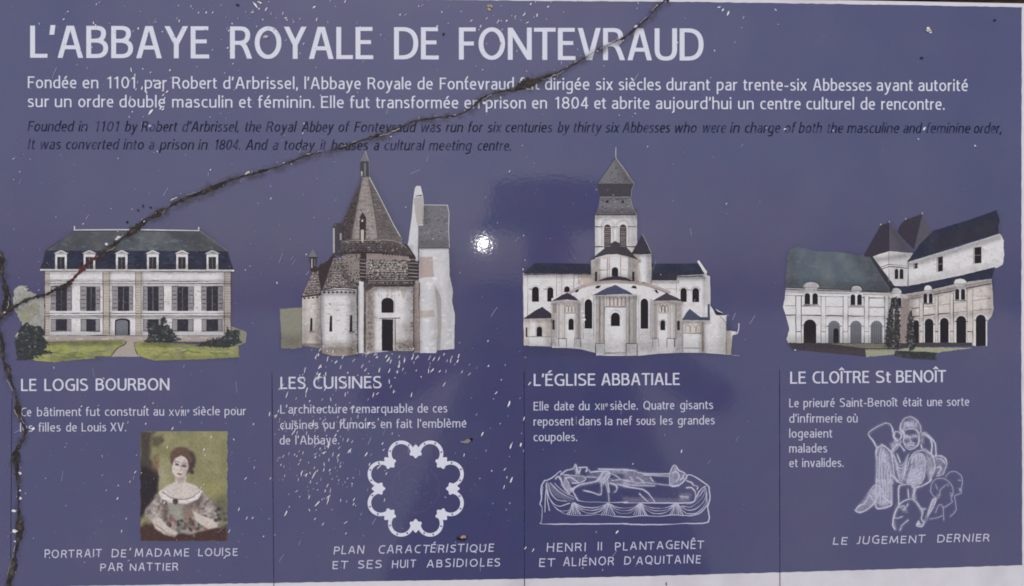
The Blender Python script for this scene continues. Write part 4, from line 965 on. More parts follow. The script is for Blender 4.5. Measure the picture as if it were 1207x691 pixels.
    c.poly([(756.8, 276), (768.2, 299.4), (755, 300), (744, 299.6)], M_PURP, 6, .15); c.stroke([(757, 276), (768, 299)], .5, M_SHADEW, 7); c.stroke([(768, 299), (768, 334)], .5, M_INKL, 7)
    c.build("stair_turret", o)
    c = Ink(); c.poly([(617, 322.8), (624, 315), (631, 310), (695, 311), (697, 323.2)], M_NAVY, 3, .2); c.build("transept_roof", o)
    c = Ink(); c.poly([(768, 311), (822, 310.6), (831, 323), (798.4, 325), (797.6, 330.6), (768, 330.6)], M_NAVY, 3, .2)
    c.poly([(821.6, 308), (824, 306.6), (833.6, 320), (832.4, 324), (831, 324)], M_WALL, 4); c.stroke([(824, 306.6), (833.6, 320), (833, 324)], .5, M_INK, 5); c.build("transept_roof", o)
    a = Ink()
    a.poly([(650, 352), (685, 340), (700, 335), (725, 333), (752, 335), (790, 345), (800, 358), (800, 408), (650, 407)], M_WALL, 4)
    a.stroke(smooth([(668, 347), (682, 339.5), (700, 334), (725, 331.6), (750, 333), (770, 337.6), (790, 345)]), 3.2, M_PINK, 5)
    a.stroke(smooth([(668, 348.8), (682, 341.5), (700, 336), (725, 333.6), (750, 335), (770, 339.6), (788, 346.5)]), .5, M_INK, 6)
    a.poly([(704, 331.4), (715, 327), (725, 325.4), (738, 327), (746, 331.6), (725, 330)], M_PURP, 6, .2)
    for p in ([(677.4, 345), (679, 342), (683, 340.6), (681, 344.4)], [(701.4, 340), (703, 337), (708.6, 336.4), (706, 340)], [(743.8, 339.6), (746, 336.6), (749.6, 337.4), (750.6, 340.4)], [(771, 342), (774, 341.6), (776.4, 346), (773.6, 345.4)]):
        a.poly(p, M_BLACK, 6)
    for x in (686, 687.6, 699.8, 753, 766.4, 768): a.stroke([(x, 352), (x, 400)], .5, M_INKL, 5)
    for x0, x1 in ((702.4, 707), (707.6, 712.4), (737.8, 742), (743, 750)):
        a.rect(x0, 349, x1, 405, M_SHADEW, 5); a.rect(x0 + .8, 349, x0 + 2.6, 405, M_WALLW, 6); a.stroke([(x1, 349), (x1, 405)], .6, M_INK, 6)
    for x0, x1, y0, y1 in ((702, 712.6, 405, 419), (738, 751, 405, 419)):
        a.rect(x0, y0, x1, y1, M_WALL, 6); a.stroke([(x0, y1), (x0, y0), (x1, y0), (x1, y1)], .7, M_INK, 7)
    a.rect(714, 349.6, 737.4, 361.4, M_PINK, 5)
    for i in range(5): a.rect(715.6 + i * 4.6, 351, 717.6 + i * 4.6, 360.6, M_WALLW, 6); a.stroke([(718.6 + i * 4.6, 351), (718.6 + i * 4.6, 361)], .6, M_INK, 6)
    a.stroke([(713, 362), (737.6, 362)], .6, M_INK, 6); a.stroke([(713, 416), (737, 416)], .8, M_INKL, 6)
    for side in (0, 1):
        sx = (lambda x: x) if not side else (lambda x: 1453.6 - x)
        xs = sorted((sx(650.4), sx(685)))
        a.rect(xs[0], 354, xs[1], 398, M_WALLW, 5); a.rect(xs[0], 398, xs[1], 410 if not side else 415, M_WALL, 5)
        for x0, x1 in ((656, 660), (663, 666), (679, 684.4)):
            p = sorted((sx(x0), sx(x1))); a.rect(p[0], 358, p[1], 400, M_SHADEW, 6); a.stroke([(p[0] + 1, 358), (p[0] + 1, 400)], .7, M_WALL, 7)
        for x0, x1 in ((658.6, 667.6), (677.4, 684.4)):
            p = sorted((sx(x0), sx(x1))); a.stroke([(p[0], 409), (p[0], 399), (p[1], 399), (p[1], 409)], .8, M_INK, 7)
        for i in range(3):
            x = sx(668 + i * 4); a.stroke([(x - 1.8, 368), (x - 1.8, 362), (x, 359.6), (x + 1.8, 362), (x + 1.8, 368)], .6, M_INK, 7)
        a.stroke([(sx(665), 369), (sx(678), 369)], .6, M_INK, 7)
        p = sorted((sx(667.6), sx(677.4))); a.rect(p[0], 370, p[1], 398, M_WALL, 6)
    a.poly([(652, 358), (656, 358), (656, 369), (652, 369)], M_PINK, 6)
    a.dabs([(688, 392, 700, 412), (714, 364, 737, 415), (754, 392, 766, 412), (688, 342, 764, 350), (686, 350, 690, 395)], 70, (W1, W3, W1), 6.2, (.6, 2.4), (.5, 1.8))
    a.build("apse_wall", o)
    for x0, y0, x1, y1 in ((689, 352.8, 698, 387.4), (755, 352, 764, 387.6)):
        w = Ink(); w.arch(x0, y0, x1, y1, M_BLACK, 7, 1.2); w.build("tall_window", o)
    for x0, y0, x1, y1 in ((627, 338, 635.2, 355.8), (645, 338.6, 652.2, 355.6), (802, 339.4, 809.4, 356), (816, 339.4, 824, 356.2)):
        w = Ink(); w.arch(x0, y0, x1, y1, M_BLACK, 2); cx, r = (x0 + x1) / 2, (x1 - x0) / 2 + 1.5
        w.stroke([(cx - r * math.cos(math.pi * i / 8), y0 + 4 - r * math.sin(math.pi * i / 8)) for i in range(9)], .5, M_INKL, 2); w.build("arched_window", o)
    for x0, y0, x1, y1 in ((665, 337.6, 671.6, 344.6),):
        w = Ink(); w.arch(x0, y0, x1, y1, M_BLACK, 2); w.build("arched_window", o)
    for x0, y0, x1, y1 in ((720, 368.6, 730.6, 384.4), (670, 375.6, 676.2, 389), (778.2, 377.4, 784, 389.4), (798, 378, 801.2, 389.4), (632.6, 385, 639, 396.6), (651, 377, 653.6, 388.6)):
        w = Ink(); w.arch(x0, y0, x1, y1, M_BLACK, 8)
        cx, r = (x0 + x1) / 2, (x1 - x0) / 2 + 1.0
        w.stroke([(cx - r, y0 + 7)] + [(cx - r * math.cos(math.pi * i / 8), y0 + 3 - r * math.sin(math.pi * i / 8)) for i in range(9)] + [(cx + r, y0 + 7)], .5, M_INKL, 7); w.build("arched_window", o)
    for pts, m in (([(699.8, 347.6), (712, 341), (724.6, 335.8), (738, 342), (746.4, 347.4), (738, 346.6), (715, 347.4)], M_BLUER), ([(651.6, 354.4), (662, 348), (669, 345.2), (677, 349.6), (682.4, 354.4), (668, 353)], M_PURP),
                   ([(769.6, 354.4), (785, 345.4), (797, 350.6), (806, 355.4), (790, 354)], M_DGREY), ([(617.4, 375.4), (630, 366.6), (639, 361.6), (650, 370), (650, 375)], M_PURP)):
        w = Ink(); w.poly(pts, m, 8, .2); w.stroke([pts[0], pts[-1]], .8, M_INK, 9); w.build("chapel_roof", o)
    l = Ink(); l.rect(618, 375, 650, 407.4, M_WALLW, 3); l.rect(624.6, 376, 631, 396, M_WALL, 4); l.rect(624, 397.4, 649.6, 408, M_WALL, 4); l.stroke([(620, 397.2), (649.6, 397.2)], .7, M_INK, 5)
    l.stroke([(649.8, 376), (649.8, 408)], .6, M_INK, 5); l.rect(619.6, 386, 621.6, 397, M_DARKB, 5); l.ell(623, 404, 1.4, 1, M_TAN, 5); l.build("side_chapel", o)
    l = Ink(); l.rect(804, 377, 829.6, 415.6, M_WALL, 3); l.rect(805, 378, 828.6, 392.6, M_WALLW, 4)
    for i in range(3): l.stroke([(807.4 + i * 6.4, 392)] + [(810.4 + i * 6.4 - 2.8 * math.cos(math.pi * j / 6), 386.4 - 2.8 * math.sin(math.pi * j / 6)) for j in range(7)] + [(813.4 + i * 6.4, 392)], .7, M_INKL, 5)
    l.stroke([(805, 392.8), (827, 392.8)], .7, M_INK, 5); l.stroke([(806, 410.4), (826, 410.4)], .8, M_INKL, 5); l.rect(826.6, 379, 830.4, 415.6, M_TAN, 5); l.rect(803, 379, 805.4, 415, M_SHADEW, 5)
    l.stroke([(828.4, 380), (828.4, 415)], .6, M_INK, 6)
    l.build("side_chapel", o)
    w = Ink(); w.poly([(804, 377.4), (808, 370), (812.8, 364), (819, 369), (825.4, 373.6), (834, 374), (834, 359), (836.4, 358), (836.8, 377.6), (820, 377.4)], M_BLUER, 8, .15); w.build("chapel_roof", o)
    w = Ink(); w.poly([(836.6, 358.8), (846, 367), (856.4, 371.4), (844, 371.6), (840, 364)], M_NAVY, 5, .15); w.stroke([(856, 371.6), (859.4, 371.6)], .6, M_SHADEW, 5)
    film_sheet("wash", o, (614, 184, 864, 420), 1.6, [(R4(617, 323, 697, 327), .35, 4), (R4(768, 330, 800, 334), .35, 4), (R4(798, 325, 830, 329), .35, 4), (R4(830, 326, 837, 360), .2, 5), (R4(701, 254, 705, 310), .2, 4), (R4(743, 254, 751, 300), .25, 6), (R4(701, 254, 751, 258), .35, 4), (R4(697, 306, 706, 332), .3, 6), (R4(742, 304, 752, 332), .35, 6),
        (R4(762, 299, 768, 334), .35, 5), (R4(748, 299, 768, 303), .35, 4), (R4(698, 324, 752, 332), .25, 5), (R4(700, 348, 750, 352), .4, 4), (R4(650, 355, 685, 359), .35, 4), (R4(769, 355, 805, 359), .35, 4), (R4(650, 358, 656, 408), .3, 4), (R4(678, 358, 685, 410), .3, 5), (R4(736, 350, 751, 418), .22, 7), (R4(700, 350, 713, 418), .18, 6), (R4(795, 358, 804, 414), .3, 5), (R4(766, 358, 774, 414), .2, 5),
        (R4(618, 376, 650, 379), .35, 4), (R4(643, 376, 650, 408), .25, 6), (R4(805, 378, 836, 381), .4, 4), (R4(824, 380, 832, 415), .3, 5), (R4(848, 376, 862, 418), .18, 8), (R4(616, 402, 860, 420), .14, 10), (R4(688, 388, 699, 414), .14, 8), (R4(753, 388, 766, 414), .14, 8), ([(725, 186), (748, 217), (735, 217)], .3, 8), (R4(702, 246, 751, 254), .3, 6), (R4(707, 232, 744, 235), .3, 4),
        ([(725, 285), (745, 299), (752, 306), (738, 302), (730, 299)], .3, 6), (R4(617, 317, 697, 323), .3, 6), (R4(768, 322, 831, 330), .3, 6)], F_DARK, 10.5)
    w.poly([(855.6, 380.6), (859, 386), (869.6, 389.4), (856.6, 390.2)], M_BLUER, 5, .15); w.stroke([(870.8, 381), (870.6, 388), (869, 393), (865, 394.5)], 1.0, M_WALL, 5); w.build("lean_to_roof", o)
church()

# ------------------------------------------------------------------ 4. the cloister picture
def cloister():
    b = Ink()
    b.poly([(926, 338), (1062, 344), (1062, 405), (929, 404.6), (927, 400), (930.4, 388), (927, 375), (923, 362), (925, 352)], M_WALL, 1, .25)
    b.poly([(1062, 346), (1098, 341), (1137, 332), (1168.6, 328), (1170, 345), (1171, 365), (1169, 372), (1163, 380), (1162.4, 408), (1062, 405)], M_WALLW, 1, .25)
    b.rect(1061, 352, 1072, 404.6, M_PINK, 2)
    for y, w, m in ((341.2, .7, M_INK), (344.4, .5, M_INKL), (348.2, .9, M_INK)): b.stroke([(926, y), (1062, y + 4)], w, m, 2)
    for y in (360.6, 371.4): b.stroke([(925, y), (1048, y + 2)], .9, M_INKL if y < 365 else M_INK, 2)
    for y0, y1, w in ((349.4, 331, .7), (352.4, 334.4, .8), (364, 351.6, .9), (373.6, 364.2, .9)): b.stroke([(1074, y0), (1168.4, y1)], w, M_INKL if w < .8 else M_INK, 2)
    for i in range(46): b.ell(random.uniform(1064, 1166), 350 - random.random() * 2, .9, .6, M_PINK, 2, n=6)
    for x0, x1 in ((938, 944.4), (967.6, 973), (993.6, 999.4), (1018.6, 1024), (1042.6, 1047.4)):
        b.rect(x0, 350, x1, 404.4, M_WALL, 3); b.stroke([(x0, 349), (x0, 404)], .7, M_INK, 4); b.stroke([(x1, 349), (x1, 404)], .7, M_INK, 4); b.stroke([(x0, 391), (x1, 391)], .9, M_INK, 4)
    for x0, x1, y0 in ((1083.6, 1088, 352), (1102, 1105.6, 349), (1119.6, 1123.6, 345), (1139.8, 1146.4, 341)):
        b.rect(x0, y0, x1, 404, M_WALLW, 3); b.stroke([(x0, y0), (x0, 404)], .6, M_INKL, 4); b.stroke([(x1, y0), (x1, 404)], .7, M_INK, 4); b.stroke([(x0, 391), (x1, 391)], .9, M_INK, 4)
    b.dabs([(928, 350, 1040, 404), (1075, 350, 1166, 376)], 90, (W1, W3, W1), 1.5, (.8, 3.2), (.4, 1.3))
    o = b.build("cloister_picture", root, "small painting of a white arcaded cloister with dark slate roofs")
    r = Ink(); r.poly([(925.6, 339.4), (927, 320), (929, 300), (932, 294), (938, 292), (950, 293), (958, 295.6), (964, 296.6), (985, 297), (1000, 299), (1018, 303), (1027, 304), (1040, 325), (1056, 345.5), (1040, 343.6), (990, 341.6)], M_SLATE2, 3, .35)
    r.dabs([(932, 300, 1020, 335), (985, 310, 1035, 338)], 50, (M_SLATE2, M_SLATE2, S3), 3.4, (2, 7), (1, 3))
    r.stroke(smooth([(926, 339), (990, 341.4), (1048, 344.4)]), 1.0, M_DGREY, 4); r.build("long_roof", o)
    t = Ink(); t.poly([(1027.6, 303), (1047, 295.6), (1076, 298.4), (1070.4, 308), (1070, 338), (1056, 341), (1048, 333)], M_WALL, 4)
    t.poly([(1025.4, 303.4), (1028.6, 302.6), (1057, 341), (1050, 341.5), (1040, 327)], M_PURP, 5, .2)
    for dy in (0, 2.4): t.stroke([(1035, 316 + dy), (1047.6, 311.8 + dy), (1070.4, 314 + dy)], .7, M_INK, 5)
    t.stroke([(1047.6, 297), (1047.6, 332)], .6, M_INKL, 5); t.stroke([(1070.2, 308), (1070, 337)], .7, M_INK, 5); t.build("tower", o)
    for pts, l_ in ((([(1038, 265.6), (1048, 262.4), (1048, 296.2), (1027, 302.6), (1017.6, 302)], [(1048, 262.4), (1057.6, 273.6), (1076.4, 298.6), (1048, 296.2)]), 0),
                    (([(1057.4, 273.6), (1062, 264), (1067.4, 259), (1087, 252.4), (1077, 294)], [(1087, 252.4), (1098, 274), (1088, 284), (1077.4, 294)]), 1)):
        t = Ink(); t.poly(pts[0], M_PURP, 6 - l_, .15); t.poly(pts[1], M_PURPL, 6 - l_, .15)
        for x, y in ((pts[0][0] if not l_ else pts[0][2]), (pts[1][0])): t.ell(x, y - .8, .7, 1.1, M_SHADEW, 7)
        t.build("pointed_roof", o)
    w = Ink(); w.poly([(1069.8, 309), (1120, 294), (1178, 275.6), (1181, 279), (1183, 284), (1182.6, 292), (1183.4, 300), (1181.8, 312), (1176, 315.4), (1170, 317), (1130, 326), (1069.8, 338.4)], M_WALL, 3, .25); w.dabs([(1085, 306, 1140, 320), (1125, 292, 1178, 312)], 40, (W1, W3), 3.4, (1, 4), (.6, 2)); w.build("upper_wall", o)
    w = Ink(); w.poly([(1068.6, 308.6), (1076, 300), (1084, 288), (1094, 276), (1100, 272), (1140, 260), (1175, 247.6), (1176, 254), (1178.6, 260), (1176.4, 266), (1177, 275.4), (1130, 289), (1090, 302.6)], M_NAVY, 5, .2); w.build("long_roof", o)
    w = Ink(); w.poly([(1048, 337), (1069, 337.4), (1130, 325.4), (1173, 314.8), (1168.8, 328.6), (1137, 332.6), (1098, 341.4), (1066, 347), (1049, 344)], M_NAVY, 6, .2); w.build("lean_to_roof", o)
    for x0, y0, x1, y1 in ((1076, 310, 1081.6, 317.6), (1103.6, 302.4, 1111.4, 321), (1146.6, 291, 1156.8, 311.4)):
        w = Ink(); w.poly([(x0, y0 + 1), (x1, y0 - .6), (x1, y1 - 1), (x0, y1)], M_SHADEW, 4); w.poly([(x0 + 2, y0 + 1), (x1 - .3, y0), (x1 - .3, y1 - 1.6), (x0 + 2, y1 - .6)], M_BLACK, 5)
        w.stroke([(x0 + 2, (y0 + y1) / 2), (x1, (y0 + y1) / 2 - .6)], .5, M_SHUT, 6); w.build("window", o)
    for x0, x1 in ((1054.4, 1058.6), (1060.2, 1064.6)): w = Ink(); w.arch(x0, 317, x1, 329, M_BLACK, 6); w.build("window", o)
    for cx, y, hw, wy0, wy1, s in ((956, 332.6, 9.6, 345.6, 358.8, 1), (1009, 336.8, 7, 347, 359.6, .85), (1056, 339.6, 6.4, 351, 361.4, .8), (1093.6, 336.4, 5, 346, 357.4, .7), (1131.4, 328.6, 8, 340.6, 353.4, .75)):
        d = Ink()
        d.poly([(cx - hw, y + 5.8), (cx - hw * .9, y + 3), (cx - hw * .55, y + .8), (cx, y), (cx + hw * .55, y + .8), (cx + hw * .9, y + 3), (cx + hw, y + 5.8), (cx + hw * .72, y + 7), (cx + hw * .62, wy0), (cx - hw * .62, wy0), (cx - hw * .72, y + 7)], M_WALL, 7)
        d.stroke([(cx - hw, y + 6.2), (cx + hw, y + 6.2)], .5, M_INKL, 8)
        d.stroke(smooth([(cx - hw, y + 5.8), (cx - hw * .6, y + .6), (cx, y - .8), (cx + hw * .7, y + .4), (cx + hw + .6, y + 5)]), .7, M_DARKB, 8)
        ww = 6.6 * s; d.rect(cx - ww - 2.2 * s, wy0 - 1, cx + ww + 2.2 * s, wy1 + .4, M_WALL, 7)
        for a in (-1, 1): d.arch(cx + a * 4.6 * s - 3.2 * s, wy0, cx + a * 4.6 * s + 3.2 * s, wy1, M_BLACK, 8)
        d.stroke([(cx - ww - 2.5 * s, wy1 + .8), (cx + ww + 2.5 * s, wy1 + .8)], .8, M_INK, 8); d.build("dormer_window", o)
    for x0, y0, x1, y1, m in ((947, 376.6, 962, 404.4, M_BLACK), (976, 378, 990, 404.4, M_GATE), (1002, 378, 1015.4, 404.4, M_GATE), (1026, 378, 1040, 404.4, M_GATE),
                              (1076.4, 377.4, 1083, 404, M_BLACK), (1089.8, 375.6, 1100, 403.8, M_BLACK), (1107.8, 374.8, 1118, 403.8, M_BLACK), (1127, 372.4, 1138.6, 404, M_BLACK), (1150, 371, 1161.8, 407.8, M_BLACK)):
        a = Ink(); a.arch(x0 - 1.6, y0 - 1.8, x1 + 1.6, y1, M_WALL, 3); a.arch(x0, y0, x1, y1, m, 5)
        if m is M_GATE: 
            for i in range(5): a.stroke([(x0 + 2 + i * 2.4, y0 + 4), (x0 + 2 + i * 2.4, y1)], .5, M_DGREY, 6)
        if x0 == 976: a.arch(982, 387, 988.4, 404.2, M_BLACK, 7)
        a.stroke([(x0 - 2, y0 + 6.6), (x0, y0 + 6.6)], .9, M_INK, 6); a.stroke([(x1, y0 + 6.6), (x1 + 2, y0 + 6.6)], .9, M_INK, 6); a.build("arch", o)
    g = Ink(); g.poly([(929, 404), (1062, 404.4), (1076, 403), (1146, 404), (1146, 408), (1078, 409), (1045, 412), (1020, 412), (930, 407)], M_SOIL, 2, .25)
    g.poly([(975, 405), (1045, 405), (1062, 407), (1050, 410.6), (1020, 410.6)], M_OLIVE, 3, .3)
    g.poly([(930, 406.6), (1020, 411.4), (1020, 420.2), (985, 417), (935, 412)], M_SOIL, 4, .3); g.poly([(1020, 412), (1056, 412), (1053.4, 418), (1037, 419.4), (1021, 420.6)], M_PALEG, 4, .4)
    g.poly([(1053, 413), (1078, 409.4), (1146, 410), (1128, 412.6), (1103, 416)], M_PALEG, 4, .4); g.poly([(1054, 414), (1085, 414.4), (1104, 415.6), (1102, 420), (1104.4, 424.6), (1075, 423), (1055, 420)], M_SHRUB, 5, .4)
    g.build("garden", o)
    for pts in ([(1052, 351), (1049, 362), (1046, 378), (1043.6, 396), (1043.4, 407), (1046, 409.6), (1051.6, 409), (1053, 396), (1052.6, 370)], [(1056, 350), (1054, 372), (1053, 396), (1054, 409), (1059, 409.6), (1060.6, 400), (1060, 378), (1058.4, 358)],
                [(1073.6, 363), (1071, 378), (1068.6, 396), (1069, 408), (1073, 411.4), (1078, 410), (1078.6, 404), (1076.4, 394), (1075.6, 378)]):
        c = Ink(); c.poly(pts, M_SHRUB, 9, .5)
        for i in range(16):
            q = random.uniform(.15, .95); y = pts[0][1] + (409 - pts[0][1]) * q; x = pts[0][0] + random.uniform(-1, 1) * (1 + 3 * q)
            c.ell(x, y, .5, .7, random.choice((M_SHADEW, M_OLIVE)), 10, n=6)
        foliage(c, pts, 30, (M_SHRUB, D2, M_BLACK, M_GATE), 9.5)
        c.build("cypress", o)
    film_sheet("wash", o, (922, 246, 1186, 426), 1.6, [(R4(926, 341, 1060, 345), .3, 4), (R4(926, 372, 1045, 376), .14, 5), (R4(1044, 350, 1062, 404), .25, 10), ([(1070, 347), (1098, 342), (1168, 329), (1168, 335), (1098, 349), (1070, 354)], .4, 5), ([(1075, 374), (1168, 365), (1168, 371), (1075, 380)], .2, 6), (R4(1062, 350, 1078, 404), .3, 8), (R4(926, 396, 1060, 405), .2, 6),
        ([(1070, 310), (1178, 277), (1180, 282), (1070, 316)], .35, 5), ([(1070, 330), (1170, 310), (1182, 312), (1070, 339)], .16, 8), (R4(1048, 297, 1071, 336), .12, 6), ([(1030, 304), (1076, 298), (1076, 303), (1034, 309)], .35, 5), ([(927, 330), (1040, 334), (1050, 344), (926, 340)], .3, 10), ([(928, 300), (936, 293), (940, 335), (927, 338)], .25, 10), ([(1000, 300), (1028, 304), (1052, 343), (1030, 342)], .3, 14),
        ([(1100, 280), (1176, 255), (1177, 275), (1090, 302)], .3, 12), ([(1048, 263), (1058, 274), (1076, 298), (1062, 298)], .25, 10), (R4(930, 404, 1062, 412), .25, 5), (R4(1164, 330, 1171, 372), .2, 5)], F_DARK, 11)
cloister()

# ------------------------------------------------------------------ a plain stand-in for the small painted portrait
def portrait():
    m = bpy.data.materials.new("oil_painting_print"); m.use_nodes = True
    nt = m.node_tree; b = nt.nodes["Principled BSDF"]; b.inputs["Roughness"].default_value = .33; b.inputs["Specular IOR Level"].default_value = .18
    at = nt.nodes.new("ShaderNodeAttribute"); at.attribute_name = "paint"; nt.links.new(at.outputs["Color"], b.inputs["Base Color"])
    x0, y0, x1, y1 = 165.4, 508.4, 268.0, 637.8; nx, ny = 150, 188
    X, Y = np.meshgrid(np.linspace(x0, x1, nx), np.linspace(y0, y1, ny)); rng = np.random.default_rng(4)
    def noise(cell):
        g = rng.random((int(ny / cell) + 3, int(nx / cell) + 3)); yy, xx = np.arange(ny) / cell, np.arange(nx) / cell
        iy, ix = yy.astype(int), xx.astype(int); fy, fx = (yy - iy)[:, None], (xx - ix)[None, :]; fy, fx = fy * fy * (3 - 2 * fy), fx * fx * (3 - 2 * fx)
        a, b_, c, d = g[np.ix_(iy, ix)], g[np.ix_(iy, ix + 1)], g[np.ix_(iy + 1, ix)], g[np.ix_(iy + 1, ix + 1)]
        return (a * (1 - fx) + b_ * fx) * (1 - fy) + (c * (1 - fx) + d * fx) * fy
    Xw, Yw = X + (noise(9) - .5) * 3.0, Y + (noise(9) - .5) * 3.0            # brush waver
    Xf, Yf = X + (noise(5) - .5) * .9, Y + (noise(5) - .5) * .9
    col = np.zeros(X.shape + (3,))
    def put(rgb, A): col[:] = col * (1 - A[..., None]) + np.array(rgb, float) * A[..., None]
    def sh(pts, rgb, a=1, soft=2.0, fine=False): put(rgb, a * np.clip(.5 - sdf(Xf if fine else Xw, Yf if fine else Yw, pts) / soft, 0, 1))
    def el(cx, cy, rx, ry, rgb, a=1, soft=.35, rot=0.0):
        dx, dy = Xf - cx, Yf - cy; u, v = dx * math.cos(rot) + dy * math.sin(rot), -dx * math.sin(rot) + dy * math.cos(rot)
        put(rgb, a * np.clip((1 - np.hypot(u / rx, v / ry)) / soft + .5, 0, 1))
    def ln(pts, rgb, w, a=1): put(rgb, a * np.clip(1.2 - dseg(Xf, Yf, smooth(pts, 3)) / w, 0, 1))
    put((132, 130, 97), np.ones(X.shape)); put((148, 145, 110), noise(16) * .7); put((104, 106, 76), noise(11) * .5)
    put((150, 142, 92), np.clip(1 - np.hypot((X - 250) / 26, (Y - 576) / 16), 0, 1) * .6); put((170, 160, 138), np.clip(1 - np.hypot((X - 190) / 14, (Y - 560) / 26), 0, 1) * .7)
    # tree and foliage at the left
    sh([(168, 508), (182, 508), (178, 522), (177, 540), (182, 552), (188, 562), (185, 574), (187, 584), (178, 598), (165, 614), (165, 508)], (62, 56, 56), .9, 5); sh([(165, 548), (185, 556), (186, 582), (172, 606), (164, 612)], (42, 38, 44), .9, 6)
    sh([(180, 516), (190, 512), (193, 520), (186, 527), (180, 526)], (72, 66, 58), .7, 4); sh([(180, 540), (187, 536), (187, 552), (182, 560)], (110, 76, 60), .6, 4); sh([(246, 598), (256, 586), (269, 584), (269, 614), (250, 614)], (86, 84, 72), .7, 8)
    sh([(164, 620), (190, 614), (226, 622), (269, 620), (269, 640), (164, 640)], (62, 44, 44), .92, 6)
    # dress
    sh([(190, 579), (198, 572), (212, 569), (230, 571), (242, 582), (252, 594), (260, 606), (252, 622), (226, 630), (198, 628), (182, 618), (170, 608), (173, 598), (180, 590)], (146, 136, 132), 1, 3)
    put((96, 88, 88), (np.clip(.5 - sdf(Xw, Yw, [(172, 606), (182, 588), (196, 578), (236, 576), (256, 600), (250, 620), (186, 620)]) / 4, 0, 1)) * np.clip((noise(4) - .45) * 3, 0, 1) * .75)
    put((184, 178, 174), (np.clip(.5 - sdf(Xw, Yw, [(172, 606), (182, 588), (196, 578), (236, 576), (256, 600), (250, 620), (186, 620)]) / 4, 0, 1)) * np.clip((noise(4) - .55) * 3, 0, 1) * .8)
    sh([(200, 596), (214, 592), (222, 598), (218, 612), (204, 612)], (142, 146, 136), .8, 5); sh([(214, 594), (230, 590), (230, 612), (218, 618)], (112, 92, 84), .6, 6); sh([(192, 588), (199, 596), (200, 614), (192, 616)], (86, 76, 74), .7, 4); sh([(232, 584), (238, 584), (236, 600), (230, 598)], (78, 70, 70), .7, 4)
    # neck, shoulders, arms
    sh([(188, 580), (198, 572), (206, 568), (207, 560), (219, 560), (219, 568), (230, 572), (238, 578), (230, 585), (216, 588), (200, 587)], (192, 182, 178), 1, 2.4, True); sh([(207, 562), (218, 560), (218, 567), (212, 570)], (140, 124, 120), .55, 4)
    sh([(187, 580), (193, 577), (200, 584), (212, 588), (224, 586), (234, 577), (239, 579), (233, 589), (220, 594), (203, 593), (191, 588)], (204, 200, 198), 1, 1.6, True); ln([(192, 580), (201, 586), (214, 589), (226, 586), (235, 579)], (104, 92, 90), 1.1, .7); el(207, 591, 3.4, 3.2, (70, 50, 54), .95)
    # head, leaning a little
    el(214, 539, 14, 12, (96, 76, 70), 1, .25, .2); el(222, 545, 8.4, 12.5, (60, 50, 54), .9, .4, .25); el(212.4, 550.4, 9.4, 13.2, (196, 187, 183), 1, .14, .24)
    sh([(218, 541), (222, 547), (220, 558), (214, 564), (217, 553)], (150, 134, 130), .6, 5); sh([(203, 548), (205, 540), (214, 536.5), (222, 541), (224, 548), (227, 541), (222, 532), (212, 530), (204, 535), (201, 545)], (94, 74, 68), 1, 2.0, True); el(226.5, 556, 2.4, 3.2, (58, 48, 50), .8)
    for x, y in ((208.6, 547.4), (216.8, 549.2)): el(x, y, 2.6, 1.5, (84, 74, 76), .9, .7, .15); ln([(x - 2.8, y - 2.8), (x, y - 3.6), (x + 2.8, y - 2.4)], (120, 98, 90), .9, .6)
    ln([(213, 548.4), (213.6, 553.6), (211.6, 555)], (146, 128, 124), .9, .7); el(211.6, 559, 2.9, 1.1, (124, 66, 68), .9, .6, .12)
    # posy in the lap
    for i in range(46):
        cx, cy = rng.normal(219, 13), rng.normal(618, 4.4); el(cx, cy, rng.uniform(1.5, 4), rng.uniform(1.2, 3), [(52, 52, 54), (82, 90, 78), (120, 78, 74), (150, 142, 132), (44, 44, 50), (104, 112, 100)][i % 6], .75, .7, rng.uniform(0, 3))
    sh([(178, 612), (188, 610), (200, 622), (210, 628), (206, 633), (194, 630), (183, 623)], (188, 178, 172), 1, 2.4, True); sh([(227, 602), (240, 608), (256, 614), (258, 621), (246, 624), (231, 615)], (190, 180, 174), 1, 2.4, True); ln([(184, 618), (196, 628), (206, 632)], (120, 104, 98), 1.2, .6)
    for i in range(14): el(rng.uniform(254, 268), rng.uniform(600, 622), 2.6, 2.2, [(52, 52, 58), (120, 112, 110), (76, 76, 74)][i % 3], .8, .6)
    put((30, 28, 30), (noise(2) - .3).clip(0) * .22); put((196, 192, 184), (noise(1.6) - .72).clip(0) * .7)
    V = []
    for a, b_ in zip(X.ravel(), Y.ravel()):
        e = .5 * math.sin(b_ * .31) + .3 * math.sin(b_ * .9); p = P(a + (e if a > x1 - 1 or a < x0 + 1 else 0), b_); V.append((p[0], -(BASE_INK + LV), p[1] - EYE))
    F = [(k_, k_ + nx, k_ + nx + 1, k_ + 1) for j_ in range(ny - 1) for k_ in range(j_ * nx, j_ * nx + nx - 1)]
    me = bpy.data.meshes.new("portrait_picture"); me.from_pydata(V, [], F); me.update(); me.materials.append(m)
    c = np.clip(col, 0, 255) / 255; c = np.where(c <= .04045, c / 12.92, ((c + .055) / 1.055) ** 2.4) / KEXP
    ca = me.color_attributes.new("paint", 'FLOAT_COLOR', 'POINT'); ca.data.foreach_set("color", np.concatenate([c, np.ones(X.shape + (1,))], -1).astype(np.float32).ravel())
    o = bpy.data.objects.new("portrait_picture", me); C.objects.link(o); o.parent = root; o["label"] = "small painted portrait of a seated woman in a pale dress"
portrait()

